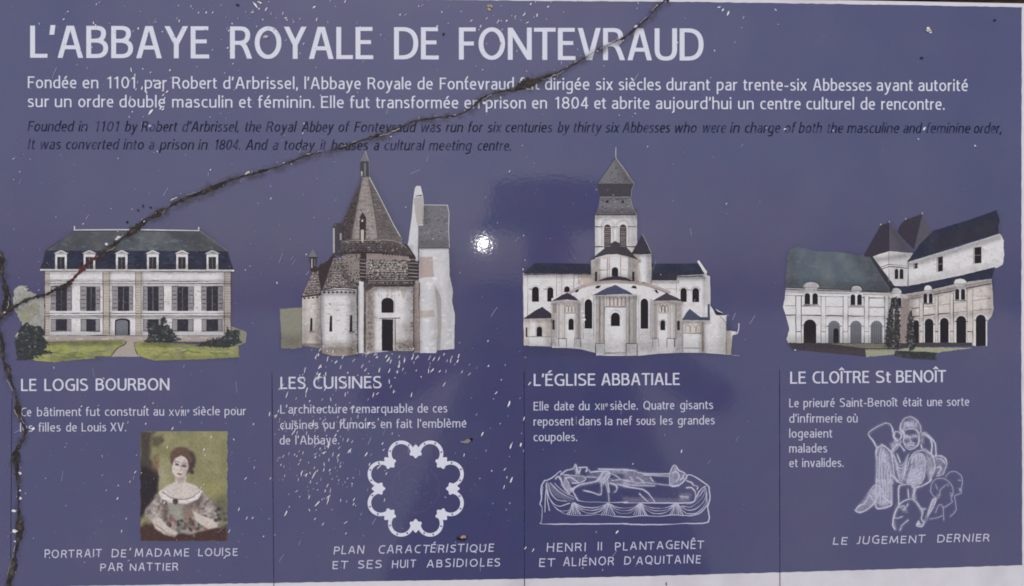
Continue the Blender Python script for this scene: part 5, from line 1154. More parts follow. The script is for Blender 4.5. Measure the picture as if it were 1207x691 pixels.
# ------------------------------------------------------------------ the kitchen plan
def plan():
    cx, cy = 490.0, 576.0
    b = Ink()
    for i in range(8):
        a = math.radians(22.5 + 45 * i); lx, ly = cx + 44.6 * math.cos(a), cy + 44.6 * math.sin(a)
        pts = [(lx + 13.4 * math.cos(a + math.radians(d)), ly + 13.4 * math.sin(a + math.radians(d))) for d in range(-112, 113, 8)]
        b.stroke(pts, 4.1, M_PLANW, 0)
        for d in (-58, 2, 60):
            q = a + math.radians(d + random.uniform(-6, 6)); x, y = lx + 13.6 * math.cos(q), ly + 13.6 * math.sin(q)
            b.poly([(x + 1.5 * math.cos(q), y + 1.5 * math.sin(q)), (x + 1.7 * math.cos(q + 2.3), y + 1.7 * math.sin(q + 2.3)), (x + 1.7 * math.cos(q - 2.3), y + 1.7 * math.sin(q - 2.3))], M_RULE, 2)
    o = b.build("floor_plan", root, "white ring-shaped floor plan with eight round lobes")
    for i in range(8):
        a = math.radians(45 * i); x, y = cx + 43.8 * math.cos(a), cy + 43.8 * math.sin(a); p = Ink()
        pts = []
        for j in range(36):
            t = 2 * math.pi * j / 36; r = 7.0 + 1.1 * math.cos(6 * t); pts.append((x + r * math.cos(t + a), y + r * math.sin(t + a)))
        p.poly(pts, M_PLANW, 3); p.build("pier", o)
    f = Ink()
    for r in (28,): f.stroke([(cx + r * math.cos(t * math.pi / 24), cy + r * math.sin(t * math.pi / 24)) for t in range(49)], .25, M_TRACE, 0)
    for i in range(26):
        a, r = random.uniform(0, 6.28), random.uniform(4, 30); x, y = cx + r * math.cos(a), cy + r * math.sin(a); t = random.uniform(0, 3.14); l = random.uniform(3, 9)
        f.stroke([(x, y), (x + l * math.cos(t), y + l * math.sin(t))], .3, M_TRACE, 1)
    f.build("faint_tracing", o)
plan()

# ------------------------------------------------------------------ the tomb drawing
def tomb():
    A = lambda p: Zm(630, 540, 8.127, p)
    B = lambda p: Zm(735, 540, 8.127, p)
    b = Ink(); W = 1.0; glow = []
    for p in (A([(100, 210), (75, 250), (65, 300), (65, 400), (52, 440), (72, 475), (70, 600), (80, 630), (400, 632), (894, 628)]), B([(0, 632), (300, 638), (600, 626), (810, 612), (805, 470), (826, 400), (820, 300), (800, 258), (640, 158), (600, 190)]),
              A([(90, 215), (130, 210), (180, 180), (240, 130), (256, 134), (245, 180), (270, 260)]), A([(410, 405), (480, 418), (700, 425), (894, 422)]), B([(0, 430), (310, 430), (640, 426), (690, 380), (740, 300), (790, 270)])):
        b.stroke(smooth(p, 3), W, M_LINE, 1)
    o = b.build("tomb_drawing", root, "white line drawing of two figures lying on a draped tomb")
    d = Ink()
    nodes = [A([(375, 425)])[0], A([(705, 430)])[0], B([(160, 432)])[0], B([(505, 432)])[0]]
    def swag(a, c, dips, f=.25):
        for dip in dips:
            d.stroke(smooth([a, (a[0] + (c[0] - a[0]) * f, a[1] + (c[1] - a[1]) * f + dip * .8), ((a[0] + c[0]) / 2, (a[1] + c[1]) / 2 + dip), (a[0] + (c[0] - a[0]) * (1 - f), a[1] + (c[1] - a[1]) * (1 - f) + dip * .8), c], 5), .7, M_LINE, 1)
    for i in range(3): swag(nodes[i], nodes[i + 1], (6, 9, 12.4))
    for n in nodes:
        for dx in (-7, -4.6, -2.2, 0, 2.4, 4.8, 7): d.stroke(smooth([(n[0] + dx * .25, n[1] + .4), (n[0] + dx * .6, n[1] + 7), (n[0] + dx * 1.15, n[1] + 14.4)], 3), .75, M_LINE, 2)
    d.stroke(smooth(A([(200, 470), (260, 520), (370, 550), (500, 548), (620, 540), (760, 556), (894, 565)]) + B([(160, 552), (330, 560), (450, 545), (560, 548), (660, 550), (740, 520), (800, 450)]), 3), .85, M_LINE, 1)
    for p in ([(120, 230), (104, 380), (100, 520)], [(110, 240), (125, 400), (145, 505)], [(130, 240), (160, 340), (220, 400), (310, 412)], [(110, 260), (140, 380), (220, 460), (340, 432)], [(150, 235), (220, 310), (300, 362), (380, 392)],
              [(120, 260), (150, 400), (230, 500), (330, 500)], [(190, 240), (290, 330), (380, 372), (410, 400)], [(80, 270), (74, 340), (64, 410)]): d.stroke(smooth(A(p), 4), .7, M_LINE, 1)
    for p in ([(790, 290), (760, 370), (700, 430), (640, 470), (560, 460)], [(795, 310), (770, 410), (700, 480), (620, 500), (545, 460)], [(800, 340), (780, 440), (710, 520), (600, 530), (530, 450)], [(785, 280), (720, 370), (660, 430), (600, 440)], [(795, 320), (800, 455)]):
        d.stroke(smooth(B(p), 4), .7, M_LINE, 1)
    d.build("drapery", o)
    f = Ink()
    for p in ([(255, 160), (300, 120), (370, 102), (392, 62), (404, 110), (406, 150)], [(420, 92), (500, 90), (494, 130), (520, 110), (535, 138)], [(406, 90), (425, 150), (440, 100)], [(280, 160), (330, 165), (400, 170), (470, 175), (490, 200), (470, 222), (410, 240)],
              [(290, 180), (320, 230), (345, 290), (330, 340), (270, 260), (255, 190)], [(300, 190), (350, 185), (380, 205), (420, 235), (360, 240)], [(350, 300), (385, 280), (450, 250), (600, 218), (660, 130)], [(350, 285), (380, 340), (415, 400)],
              [(470, 310), (540, 325), (635, 350), (640, 250), (625, 210)], [(540, 135), (640, 125), (700, 130), (725, 150)], [(600, 215), (640, 150), (665, 130)], [(640, 230), (690, 160), (720, 145), (700, 200), (655, 235)], [(680, 230), (705, 330), (715, 420)],
              [(700, 225), (715, 330)], [(500, 180), (600, 185)], [(720, 240), (780, 260), (790, 300), (760, 330)], [(610, 105), (760, 110), (894, 112)], [(740, 215), (820, 205), (894, 215)], [(740, 150), (810, 190), (820, 205)], [(790, 250), (894, 270)], [(200, 200), (230, 175), (250, 210)]):
        f.stroke(smooth(A(p), 4), 1.0, M_LINE, 1); glow.append((A(p), .4, 2))
    for p in ([(0, 112), (110, 122), (140, 140), (250, 150), (440, 152)], [(190, 158), (280, 166), (430, 174)], [(0, 215), (60, 222), (130, 240), (200, 235), (300, 245), (440, 262), (525, 264)], [(60, 180), (90, 215)], [(130, 180), (190, 225)], [(250, 180), (285, 225)],
              [(0, 270), (90, 285), (180, 300), (240, 340), (300, 425)], [(150, 340), (200, 390), (240, 425)], [(0, 240), (100, 262), (300, 266)], [(440, 160), (470, 82), (496, 70), (530, 118), (585, 145), (600, 190), (525, 264), (450, 262), (440, 160)],
              [(470, 150), (490, 130), (520, 140), (530, 180), (500, 230)], [(495, 90), (500, 130)], [(600, 215), (650, 235), (670, 260), (710, 270), (705, 300)], [(600, 285), (650, 285), (685, 320), (690, 370)], [(540, 370), (580, 370), (620, 375)], [(575, 150), (570, 190), (540, 210)]):
        f.stroke(smooth(B(p), 4), .95, M_LINE, 1); glow.append((B(p), .4, 2))
    f.poly(A([(345, 300), (400, 272), (380, 310), (352, 330)]), M_LINE, 0); f.poly(A([(640, 235), (700, 150), (722, 150), (690, 215), (655, 260)]), M_SOFT, 0); f.poly(A([(245, 190), (275, 250), (330, 300), (335, 345), (290, 300), (255, 260)]), M_SOFT, 0)
    f.poly(B([(450, 170), (480, 100), (500, 130), (480, 180), (490, 240), (450, 262)]), M_SOFT, 0); f.poly(A([(615, 100), (894, 104), (894, 122), (720, 120)]), M_SOFT, 0)
    for i in range(60):
        x, y = random.choice(((random.uniform(720, 812), random.uniform(581, 590)), (random.uniform(724, 770), random.uniform(564, 571)), (random.uniform(716, 736), random.uniform(555, 566))))
        f.stroke([(x, y), (x + random.uniform(-1.5, 1.5), y + random.uniform(-1, 1.4))], .4, M_SOFT, 0)
    f.build("lying_figures", o)
    film_sheet("chalk_shading", o, (632, 544, 840, 606), 1.2, [(A([(290, 180), (345, 290), (330, 345), (255, 255)]), .55, 3), (A([(380, 110), (405, 60), (420, 150), (400, 170)]), .5, 3), (A([(310, 170), (480, 180), (470, 225), (340, 240)]), .3, 4), (A([(345, 300), (450, 255), (610, 215), (600, 235), (420, 275)]), .45, 3), (A([(600, 215), (670, 125), (730, 150), (700, 230), (650, 265)]), .6, 4),
        (A([(640, 105), (894, 108), (894, 150), (720, 150)]), .45, 4), (A([(700, 210), (894, 215), (894, 290), (720, 250)]), .3, 5), (A([(540, 140), (640, 130), (600, 205), (480, 190)]), .22, 5), (B([(0, 110), (120, 120), (200, 160), (300, 235), (0, 225)]), .35, 5), (B([(0, 225), (200, 235), (300, 262), (100, 275), (0, 260)]), .4, 4), (B([(0, 380), (300, 390), (620, 400), (600, 426), (0, 428)]), .25, 5),
        (B([(445, 160), (480, 80), (560, 150), (600, 190), (530, 258), (450, 260)]), .4, 5), (B([(540, 350), (640, 350), (620, 400), (540, 400)]), .4, 5), (A([(100, 220), (150, 240), (380, 400), (340, 420), (180, 360), (120, 300)]), .22, 5)], F_CHALK, 1, 1.1, glow)
tomb()

# ------------------------------------------------------------------ the figure group drawing
def group():
    Q = lambda p: Zm(1000, 485, 4.766, p); Q1 = lambda p: Zm(1000, 485, 8.13, p); Q2 = lambda p: Zm(1050, 485, 8.13, p); Q3 = lambda p: Zm(1040, 550, 8.64, p)
    b, kn = Ink(), Ink(); glow = []
    def ln(f, ps, w=.9, m=M_LINE, ink=None):
        for p in ps:
            c = smooth(f(p), 4); (ink or b).stroke(c, w, m, 2); glow.append((f(p), .42 if m is M_LINE else .2, 2.6))
    # kneeling figure at the left
    ln(Q1, [[(320, 320), (275, 345), (240, 290), (190, 220), (215, 185), (290, 140), (355, 112), (400, 125), (420, 165), (428, 200), (440, 215)], [(275, 345), (262, 400), (268, 440)], [(320, 320), (370, 350), (410, 395), (420, 440)], [(410, 380), (440, 350), (470, 310)], [(440, 215), (436, 245), (470, 290)]], 1.2, M_LINE, kn)
    ln(Q1, [[(270, 440), (272, 560), (265, 690)], [(320, 345), (300, 420), (290, 690)], [(340, 360), (318, 480), (322, 690)], [(385, 500), (350, 560), (345, 690)], [(388, 520), (376, 590), (378, 690)], [(392, 520), (402, 590), (400, 690)], [(410, 400), (430, 520), (440, 620), (480, 670)]], .8, M_LINE, kn)
    ln(Q, [[(x, 385), (x + dx, 450), (x + dx, 512)] for x, dx in ((160, -4), (176, 2), (192, 4), (206, 4), (220, 2), (232, 4), (243, 0))], .75, M_LINE, kn)
    ln(Q, [[(40, 556), (60, 530), (95, 512), (125, 440), (150, 415), (175, 425), (195, 460), (205, 490), (240, 512), (236, 530), (200, 542), (160, 545), (150, 520)], [(40, 556), (60, 568), (100, 555), (140, 520), (152, 500)], [(120, 470), (140, 500)]], 1.1, M_LINE, kn)
    # collar and cloak folds
    for q in range(6): ln(Q2, [[(22 + q * 7, 400 + q * 24), (52 + q * 5, 486 + q * 30), (95, 520 + q * 29), (134 - q * 3, 486 + q * 31), (168 - q * 6, 410 + q * 34)]], .7)
    ln(Q2, [[(80, 310), (130, 380)], [(10, 395), (60, 350), (100, 285)], [(60, 410), (90, 490)], [(0, 600), (60, 670), (110, 691)]], .9)
    # bearded head with cap
    ln(Q2, [[(90, 185), (92, 130), (130, 70), (190, 52), (250, 85), (282, 140), (288, 190), (270, 215), (268, 290), (245, 340), (190, 365), (150, 350), (120, 290), (128, 230), (120, 190), (92, 185)], [(20, 220), (45, 195), (85, 205), (100, 240), (80, 275), (40, 270), (20, 225)], [(135, 180), (180, 165), (240, 175), (265, 210)],
            [(300, 210), (330, 205), (390, 260), (425, 310), (432, 400), (428, 430)], [(315, 215), (375, 260), (395, 330), (388, 400), (410, 440)], [(290, 320), (300, 355), (340, 370), (385, 410)]], 1.1)
    ln(Q2, [[(x, 145), (x + dx, 108)] for x, dx in ((130, 8), (150, 2), (172, 2), (195, 0), (215, 4), (235, 10), (160, 4), (205, 2))], .8)
    ln(Q2, [[(135, 245), (160, 235), (180, 250)], [(195, 245), (220, 230), (250, 240)], [(188, 240), (182, 280), (196, 285)], [(160, 306), (190, 300), (225, 306)], [(158, 326), (190, 322), (226, 326)]], .8)
    # veiled head in the middle
    ln(Q2, [[(160, 560), (170, 490), (210, 410), (270, 375), (330, 380), (390, 420), (420, 500), (415, 570), (375, 650)], [(195, 500), (215, 440), (270, 405), (310, 420), (330, 480)], [(240, 420), (245, 470)], [(270, 410), (275, 470)], [(295, 415), (300, 460)], [(330, 480), (325, 580), (310, 650), (270, 690)], [(200, 520), (180, 600), (160, 690)]], 1.0)
    # lower heads
    ln(Q3, [[(165, 380), (165, 220), (190, 190), (290, 180), (320, 200)], [(260, 230), (268, 320)], [(300, 200), (330, 230), (310, 320), (360, 380), (400, 430), (440, 430)], [(340, 215), (400, 200), (470, 160), (500, 130)], [(130, 640), (105, 590), (125, 480), (170, 390), (230, 345), (300, 330), (345, 365), (390, 440), (410, 470), (395, 530), (420, 570), (400, 610), (350, 600), (370, 555)],
            [(180, 650), (200, 600), (260, 545)], [(120, 520), (160, 525), (200, 510)], [(180, 415), (215, 400), (235, 430), (205, 440)], [(260, 380), (245, 410)], [(420, 580), (450, 530), (470, 460), (510, 340), (545, 330), (520, 410), (470, 490), (430, 570)]], 1.05)
    ln(Q3, [[(490, 250), (500, 180), (540, 130), (600, 120), (660, 140), (710, 200), (720, 260), (700, 330), (710, 360), (640, 410), (620, 420), (625, 550)], [(490, 250), (520, 300), (570, 320)], [(580, 290), (590, 240), (640, 190)], [(540, 180), (560, 230)], [(660, 180), (670, 200)], [(690, 270), (715, 285), (690, 300)], [(640, 110), (680, 60), (740, 50), (800, 90), (815, 160), (800, 230), (800, 270), (750, 290), (735, 310), (750, 440), (690, 510)],
            [(540, 470), (570, 400), (600, 390), (620, 430)], [(480, 535), (560, 520), (610, 500)], [(770, 140), (800, 140)], [(780, 235), (800, 245)]], .85, M_MID)
    ln(Q2, [[(425, 430), (470, 425), (520, 450), (535, 500), (520, 550), (500, 600), (440, 620)], [(430, 460), (480, 450), (500, 480)], [(440, 540), (470, 530), (480, 560), (450, 600)], [(500, 470), (520, 500)]], .95)
    o = b.build("figure_drawing", root, "white chalk-like drawing of a kneeling man among carved heads")
    kn.build("kneeling_figure", o)
    sh = [(Q1([(270, 340), (325, 340), (400, 400), (435, 540), (440, 690), (265, 690)]), .42, 5), (Q1([(325, 380), (375, 400), (380, 500), (345, 525), (315, 480)]), .75, 5), (Q([(160, 380), (245, 390), (242, 515), (165, 540)]), .42, 5), (Q([(42, 556), (125, 440), (160, 415), (200, 470), (150, 520), (60, 566)]), .45, 5), (Q([(125, 445), (160, 420), (188, 450), (150, 505)]), .6, 4),
          (Q1([(400, 310), (470, 260), (480, 310), (420, 380)]), .6, 4), (Q([(160, 515), (200, 495), (240, 515), (200, 540)]), .55, 3), (Q2([(90, 190), (110, 110), (190, 70), (250, 90), (280, 180), (240, 165), (180, 160), (130, 180), (120, 220)]), .35, 4), (Q2([(85, 180), (130, 160), (125, 230), (100, 230)]), .7, 3), (Q2([(120, 230), (160, 220), (180, 250), (160, 280), (125, 270)]), .5, 4), (Q2([(195, 230), (245, 220), (245, 250), (210, 255)]), .55, 4),
          (Q2([(120, 290), (150, 340), (200, 360), (250, 330), (200, 345), (150, 310)]), .7, 3), (Q2([(160, 690), (165, 600), (200, 530), (320, 490), (320, 600), (290, 691), (200, 691)]), .75, 6), (Q2([(200, 490), (220, 430), (280, 405), (320, 440), (320, 490), (230, 530)]), .55, 4), (Q2([(325, 470), (340, 400), (400, 440), (418, 520), (410, 580), (372, 650), (340, 560)]), .5, 6), (Q2([(180, 450), (230, 390), (300, 375), (240, 405), (200, 460)]), .5, 3),
          (Q2([(60, 560), (140, 540), (160, 600), (150, 680), (90, 680)]), .3, 6), (Q2([(290, 215), (320, 210), (310, 300), (280, 320)]), .5, 4), (Q2([(425, 430), (520, 450), (500, 600), (440, 610)]), .3, 5), (Q3([(230, 130), (400, 60), (410, 110), (380, 170), (340, 210), (300, 190)]), .7, 6), (Q3([(310, 210), (370, 200), (330, 260), (345, 330), (300, 310)]), .6, 4), (Q3([(470, 30), (540, 10), (480, 140)]), .6, 4),
          (Q3([(512, 335), (545, 335), (470, 490), (435, 560)]), .85, 3), (Q3([(345, 600), (368, 555), (405, 605)]), .9, 2), (Q3([(385, 430), (430, 430), (400, 480)]), .7, 3), (Q3([(180, 410), (235, 410), (260, 470), (210, 460)]), .35, 4), (Q3([(105, 590), (130, 560), (140, 640)]), .4, 4), (Q3([(555, 280), (600, 290), (570, 320)]), .4, 3), (Q3([(780, 220), (805, 230), (790, 250)]), .7, 2), (Q3([(130, 400), (200, 350), (120, 520)]), .2, 5)]
    film_sheet("chalk_shading", o, (1004, 488, 1142, 630), .8, sh, F_CHALK, 1, 1.2, glow)
group()

# ------------------------------------------------------------------ wear: crack, grime, flakes; crack shade and lit lip are painted on
def crack_mats():
    m = bpy.data.materials.new("crack_filler"); m.use_nodes = True
    nt = m.node_tree; b = nt.nodes["Principled BSDF"]; b.inputs["Roughness"].default_value = 0.9
    tc = nt.nodes.new("ShaderNodeTexCoord"); n = nt.nodes.new("ShaderNodeTexNoise"); n.inputs["Scale"].default_value = 75; n.inputs["Detail"].default_value = 8; n.inputs["Roughness"].default_value = .7
    nt.links.new(tc.outputs["Object"], n.inputs["Vector"])
    r = nt.nodes.new("ShaderNodeValToRGB"); cr = r.color_ramp
    cr.elements[0].position = .36; cr.elements[0].color = (0.008, 0.007, 0.007, 1); cr.elements[1].position = .72; cr.elements[1].color = (.15, .12, .11, 1)
    e = cr.elements.new(.52); e.color = (.03, .024, .022, 1)
    nt.links.new(n.outputs["Fac"], r.inputs[0]); nt.links.new(r.outputs[0], b.inputs["Base Color"])
    bp = nt.nodes.new("ShaderNodeBump"); bp.inputs["Strength"].default_value = .9; bp.inputs["Distance"].default_value = .002
    nt.links.new(n.outputs["Fac"], bp.inputs["Height"]); nt.links.new(bp.outputs[0], b.inputs["Normal"])
    # grime: dirt film and painted crack shade in one, thinning out with distance (per-vertex thickness)
    g = bpy.data.materials.new("grime_shade_film"); g.use_nodes = True
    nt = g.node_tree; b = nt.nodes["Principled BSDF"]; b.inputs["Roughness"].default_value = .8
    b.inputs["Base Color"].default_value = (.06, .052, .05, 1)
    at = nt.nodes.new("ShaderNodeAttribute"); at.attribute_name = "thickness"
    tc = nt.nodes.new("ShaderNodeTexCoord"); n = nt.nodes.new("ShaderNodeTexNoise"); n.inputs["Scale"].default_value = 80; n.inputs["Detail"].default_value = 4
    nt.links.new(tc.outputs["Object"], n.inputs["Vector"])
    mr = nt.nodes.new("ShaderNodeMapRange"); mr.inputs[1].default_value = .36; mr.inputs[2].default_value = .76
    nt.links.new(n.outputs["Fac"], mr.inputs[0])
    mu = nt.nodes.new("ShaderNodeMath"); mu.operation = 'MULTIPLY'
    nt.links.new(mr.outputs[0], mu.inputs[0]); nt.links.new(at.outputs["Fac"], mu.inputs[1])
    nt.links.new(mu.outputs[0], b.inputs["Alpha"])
    return m, g
M_CRACK, M_GRIME_SHADE = crack_mats()
M_RUST = mat("rust_filler", (84, 46, 46), amp=.3, sc=260, rough=.9)

MAIN = [(788, -3, 2.4), (780, 4, 2), (772, 10, 2.2), (765, 20, 2.6), (757, 27, 2.4), (748, 35, 1.6), (735, 45, 2.8), (722, 51, 1.8), (705, 58, 1.3), (690, 68, 1.6), (672, 78, 2.6), (655, 87, 3), (640, 92, 5.4), (630, 96, 7), (620, 99, 6), (608, 105, 3), (594, 107, 1.6), (578, 111, 2),
        (567, 117, 3), (557, 126, 2.4), (548, 132, 2), (538, 136, 4), (520, 138, 3), (500, 141, 2.4), (487, 143, 1.4), (472, 150, 1.8), (455, 157, 2.6), (437, 162, 2.6), (425, 166, 1.4), (405, 174, 1.6), (388, 178, 1.4), (362, 183, 1.6), (345, 190, 2.6), (332, 195, 2), (318, 199, 2.2),
        (308, 202, 4), (296, 205, 2), (285, 208, 2.6), (270, 213, 2.4), (257, 219, 3.4), (246, 224, 6), (236, 228, 3), (222, 232, 3), (207, 239, 5.4), (198, 245, 2), (185, 253, 6), (176, 258, 2.4), (165, 266, 4.4), (153, 275, 5.4), (145, 281, 2.6), (137, 287, 6), (126, 294, 4.4), (114, 303, 3.6)]
RUST = [(114, 303, 3.4), (104, 310, 3.4), (97, 318, 4.6), (90, 325, 4.4), (83, 333, 5)]
TAIL = [(84, 332, 5), (76, 338, 5), (66, 341, 3.4), (56, 347, 3), (42, 350, 4), (32, 353, 6), (22, 359, 5), (12, 364, 5), (3, 369, 6), (-6, 374, 6)]
LEFT = [(-3, 296, 6), (1, 306, 6), (2, 320, 3.4), (6, 335, 5), (9, 348, 5), (8, 360, 6), (3, 372, 5), (-4, 382, 5), (-2, 392, 6), (3, 402, 8), (3, 412, 5), (4, 424, 2.6), (10, 437, 6), (12, 447, 5), (17, 459, 2.4), (20, 470, 3.4), (21, 482, 5), (25, 495, 2.6), (31, 506, 3), (27, 518, 3), (20, 530, 4),
        (19, 545, 5), (21, 560, 4), (22, 585, 3.6), (22, 605, 3), (24, 624, 6), (21, 640, 3), (18, 655, 3.4), (15, 670, 6), (11, 684, 4), (9, 697, 4)]
def resample(path, step=1.1, wob=.7):
    rnd = random.Random(len(path)); out = []
    for i in range(len(path) - 1):
        a, b = path[i], path[i + 1]; d = math.hypot(b[0] - a[0], b[1] - a[1]); n = max(1, int(d / step))
        for j in range(n):
            t = j / n; out.append([a[0] + (b[0] - a[0]) * t + rnd.uniform(-wob, wob), a[1] + (b[1] - a[1]) * t + rnd.uniform(-wob, wob), (a[2] + (b[2] - a[2]) * t) * rnd.uniform(.6, 1.3)])
    out.append(list(path[-1])); 
    for _ in range(1):
        out = [out[0]] + [[(out[i - 1][c] + 2 * out[i][c] + out[i + 1][c]) / 4 for c in (0, 1, 2)] for i in range(1, len(out) - 1)] + [out[-1]]
    return out
def ridge(name, paths, m, parent, label=None, hmax=.00055):
    """rough filler standing slightly proud of the glaze: five-row cross-section with a sunk middle"""
    rnd = random.Random(11); V, F = [], []
    for path in paths:
        pts = resample(path); o = len(V); n = len(pts); g = 1.0
        for p in pts:
            g = min(1.45, max(.35, g + rnd.uniform(-.28, .28))); p[2] *= g * (.62 if p[2] < 2.7 else .95 if p[2] < 4 else 1.25)
        for i, (x, y, w) in enumerate(pts):
            a, b = pts[max(0, i - 2)], pts[min(n - 1, i + 2)]; dx, dy = b[0] - a[0], b[1] - a[1]; d = math.hypot(dx, dy) or 1; nx, ny = -dy / d, dx / d
            for q, h in ((-1, 0), (-.55, 1), (0, .45), (.55, 1), (1, 0)):
                e = q * w / 2 * rnd.uniform(.75, 1.25); X, Z = P(x + nx * e, y + ny * e)
                V.append((X, -(.00085 + h * hmax * rnd.uniform(.3, 1) * min(1, w / 4)), Z - EYE))
        for i in range(n - 1):
            for j in range(4): F.append([o + i * 5 + j, o + i * 5 + j + 1, o + (i + 1) * 5 + j + 1, o + (i + 1) * 5 + j])
    me = bpy.data.meshes.new(name); me.from_pydata(V, [], F); me.update(); me.materials.append(m)
    bm = bmesh.new(); bm.from_mesh(me); bmesh.ops.reverse_faces(bm, faces=[f for f in bm.faces if f.normal.y > 0]); bm.to_mesh(me); bm.free()
    ob = bpy.data.objects.new(name, me); C.objects.link(ob); ob.parent = parent
    if label: ob["label"] = label
    return ob
ck = ridge("crack", [MAIN, TAIL], M_CRACK, root, "long diagonal crack packed with dark dirt")
ridge("rusty_filler", [RUST], M_RUST, ck)
ridge("crack", [LEFT], M_CRACK, root, "jagged upright crack along the sign's left side")
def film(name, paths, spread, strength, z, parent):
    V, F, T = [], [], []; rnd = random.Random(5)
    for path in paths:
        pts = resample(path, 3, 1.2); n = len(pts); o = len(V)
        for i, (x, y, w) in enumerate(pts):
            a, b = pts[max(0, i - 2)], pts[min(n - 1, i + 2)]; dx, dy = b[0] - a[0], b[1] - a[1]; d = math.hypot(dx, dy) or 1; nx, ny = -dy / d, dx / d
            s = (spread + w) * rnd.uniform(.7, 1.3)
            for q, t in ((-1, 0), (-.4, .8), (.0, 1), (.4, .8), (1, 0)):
                X, Z = P(x + nx * s * q + .6, y + ny * s * q + 1.4); V.append((X, -z - .000004 * (i % 3), Z - EYE)); T.append(t * strength * (0 if i in (0, n - 1) else 1))  # shifted down and right, so the dirt doubles as painted shade
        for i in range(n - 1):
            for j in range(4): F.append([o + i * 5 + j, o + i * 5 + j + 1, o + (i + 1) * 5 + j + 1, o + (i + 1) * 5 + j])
    me = bpy.data.meshes.new(name); me.from_pydata(V, [], F); me.update(); me.materials.append(M_GRIME_SHADE)
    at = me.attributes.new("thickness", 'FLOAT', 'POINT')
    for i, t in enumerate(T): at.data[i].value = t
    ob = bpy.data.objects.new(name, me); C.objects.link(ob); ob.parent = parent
film("grime_and_shade", [MAIN], 5.0, .75, .00080, ck)
film("grime_and_shade", [LEFT, TAIL], 3.5, .6, .00078, ck)

lip = Ink(); rl = random.Random(8)       # broken crack edge, light painted along it, mostly on the upper side
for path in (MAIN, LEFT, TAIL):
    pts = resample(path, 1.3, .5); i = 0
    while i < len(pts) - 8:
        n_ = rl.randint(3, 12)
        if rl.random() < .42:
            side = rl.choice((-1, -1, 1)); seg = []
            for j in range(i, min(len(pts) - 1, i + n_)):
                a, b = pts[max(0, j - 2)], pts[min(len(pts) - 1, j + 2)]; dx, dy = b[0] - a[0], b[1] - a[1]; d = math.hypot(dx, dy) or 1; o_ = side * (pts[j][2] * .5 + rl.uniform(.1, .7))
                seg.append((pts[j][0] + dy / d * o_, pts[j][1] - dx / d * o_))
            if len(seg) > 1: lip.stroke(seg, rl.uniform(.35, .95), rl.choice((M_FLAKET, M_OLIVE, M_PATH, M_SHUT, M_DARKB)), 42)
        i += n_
lip.build("chipped_lit_edge", ck, None, "stuff")
fk = Ink(); ZF = 14      # above every print layer
M_FLAKEG = mat("thin_flake", (150, 150, 176), amp=0.12, sc=300, rough=0.5)
def chip(x, y, l, w, ang, m=None, lvl=ZF):
    m = m or (M_FLAKE if l > 4 or rc.random() < .5 else M_FLAKEG)
    fk.ell(x, y, l / 2, w / 2, m, lvl, rot=ang, n=8, jit=.32)
rc = random.Random(21); state = random.getstate(); random.seed(99)
A65 = math.radians(-66)
for _ in range(150):     # the sprayed band beside and across the second column
    t = rc.random(); x = rc.gauss(395 - 20 * t, 36); y = rc.gauss(475 + 70 * t, 48)
    if not (324 < x < 480 and 412 < y < 655): continue
    big = rc.random() < .2
    chip(x, y, rc.uniform(5, 10) if big else rc.uniform(1.6, 5), rc.uniform(.7, 1.35) if big else rc.uniform(.5, 1.0), A65 + rc.gauss(0, .25))
for _ in range(110): chip(rc.gauss(375, 26), rc.gauss(520, 45), rc.uniform(1.2, 5.5), rc.uniform(.4, 1.0), A65 + rc.gauss(0, .3))
for _ in range(60): chip(rc.gauss(470, 50), rc.gauss(428, 26), rc.uniform(1.2, 6), rc.uniform(.4, 1.1), A65 + rc.gauss(0, .3))
for _ in range(46): chip(rc.uniform(372, 545), rc.triangular(408, 446, 420), rc.uniform(2, 7), rc.uniform(.7, 1.4), A65 + rc.gauss(0, .2))
for _ in range(26): chip(rc.uniform(545, 640), rc.uniform(425, 650), rc.uniform(2, 6), rc.uniform(.7, 1.5), A65 + rc.gauss(0, .2))
for _ in range(130):     # fleck shower along the top
    x = rc.choice((rc.gauss(290, 60), rc.gauss(600, 70), rc.uniform(30, 760))); y = abs(rc.gauss(0, 30)) + 1
    chip(x, y, rc.uniform(1, 4.2), rc.uniform(.7, 1.5), A65 + rc.gauss(0, .4))
for _ in range(170): chip(rc.uniform(2, 880), rc.uniform(40, 680), rc.uniform(.8, 2.6), rc.uniform(.6, 1.2), A65 + rc.gauss(0, .6))
for _ in range(40): chip(rc.uniform(120, 320), rc.uniform(470, 670), rc.uniform(1.2, 5), rc.uniform(.6, 1.2), A65 + rc.gauss(0, .3))
for _ in range(24): chip(rc.uniform(150, 205), rc.uniform(80, 140), rc.uniform(1.5, 6), rc.uniform(.8, 1.6), math.radians(-70) + rc.gauss(0, .3))
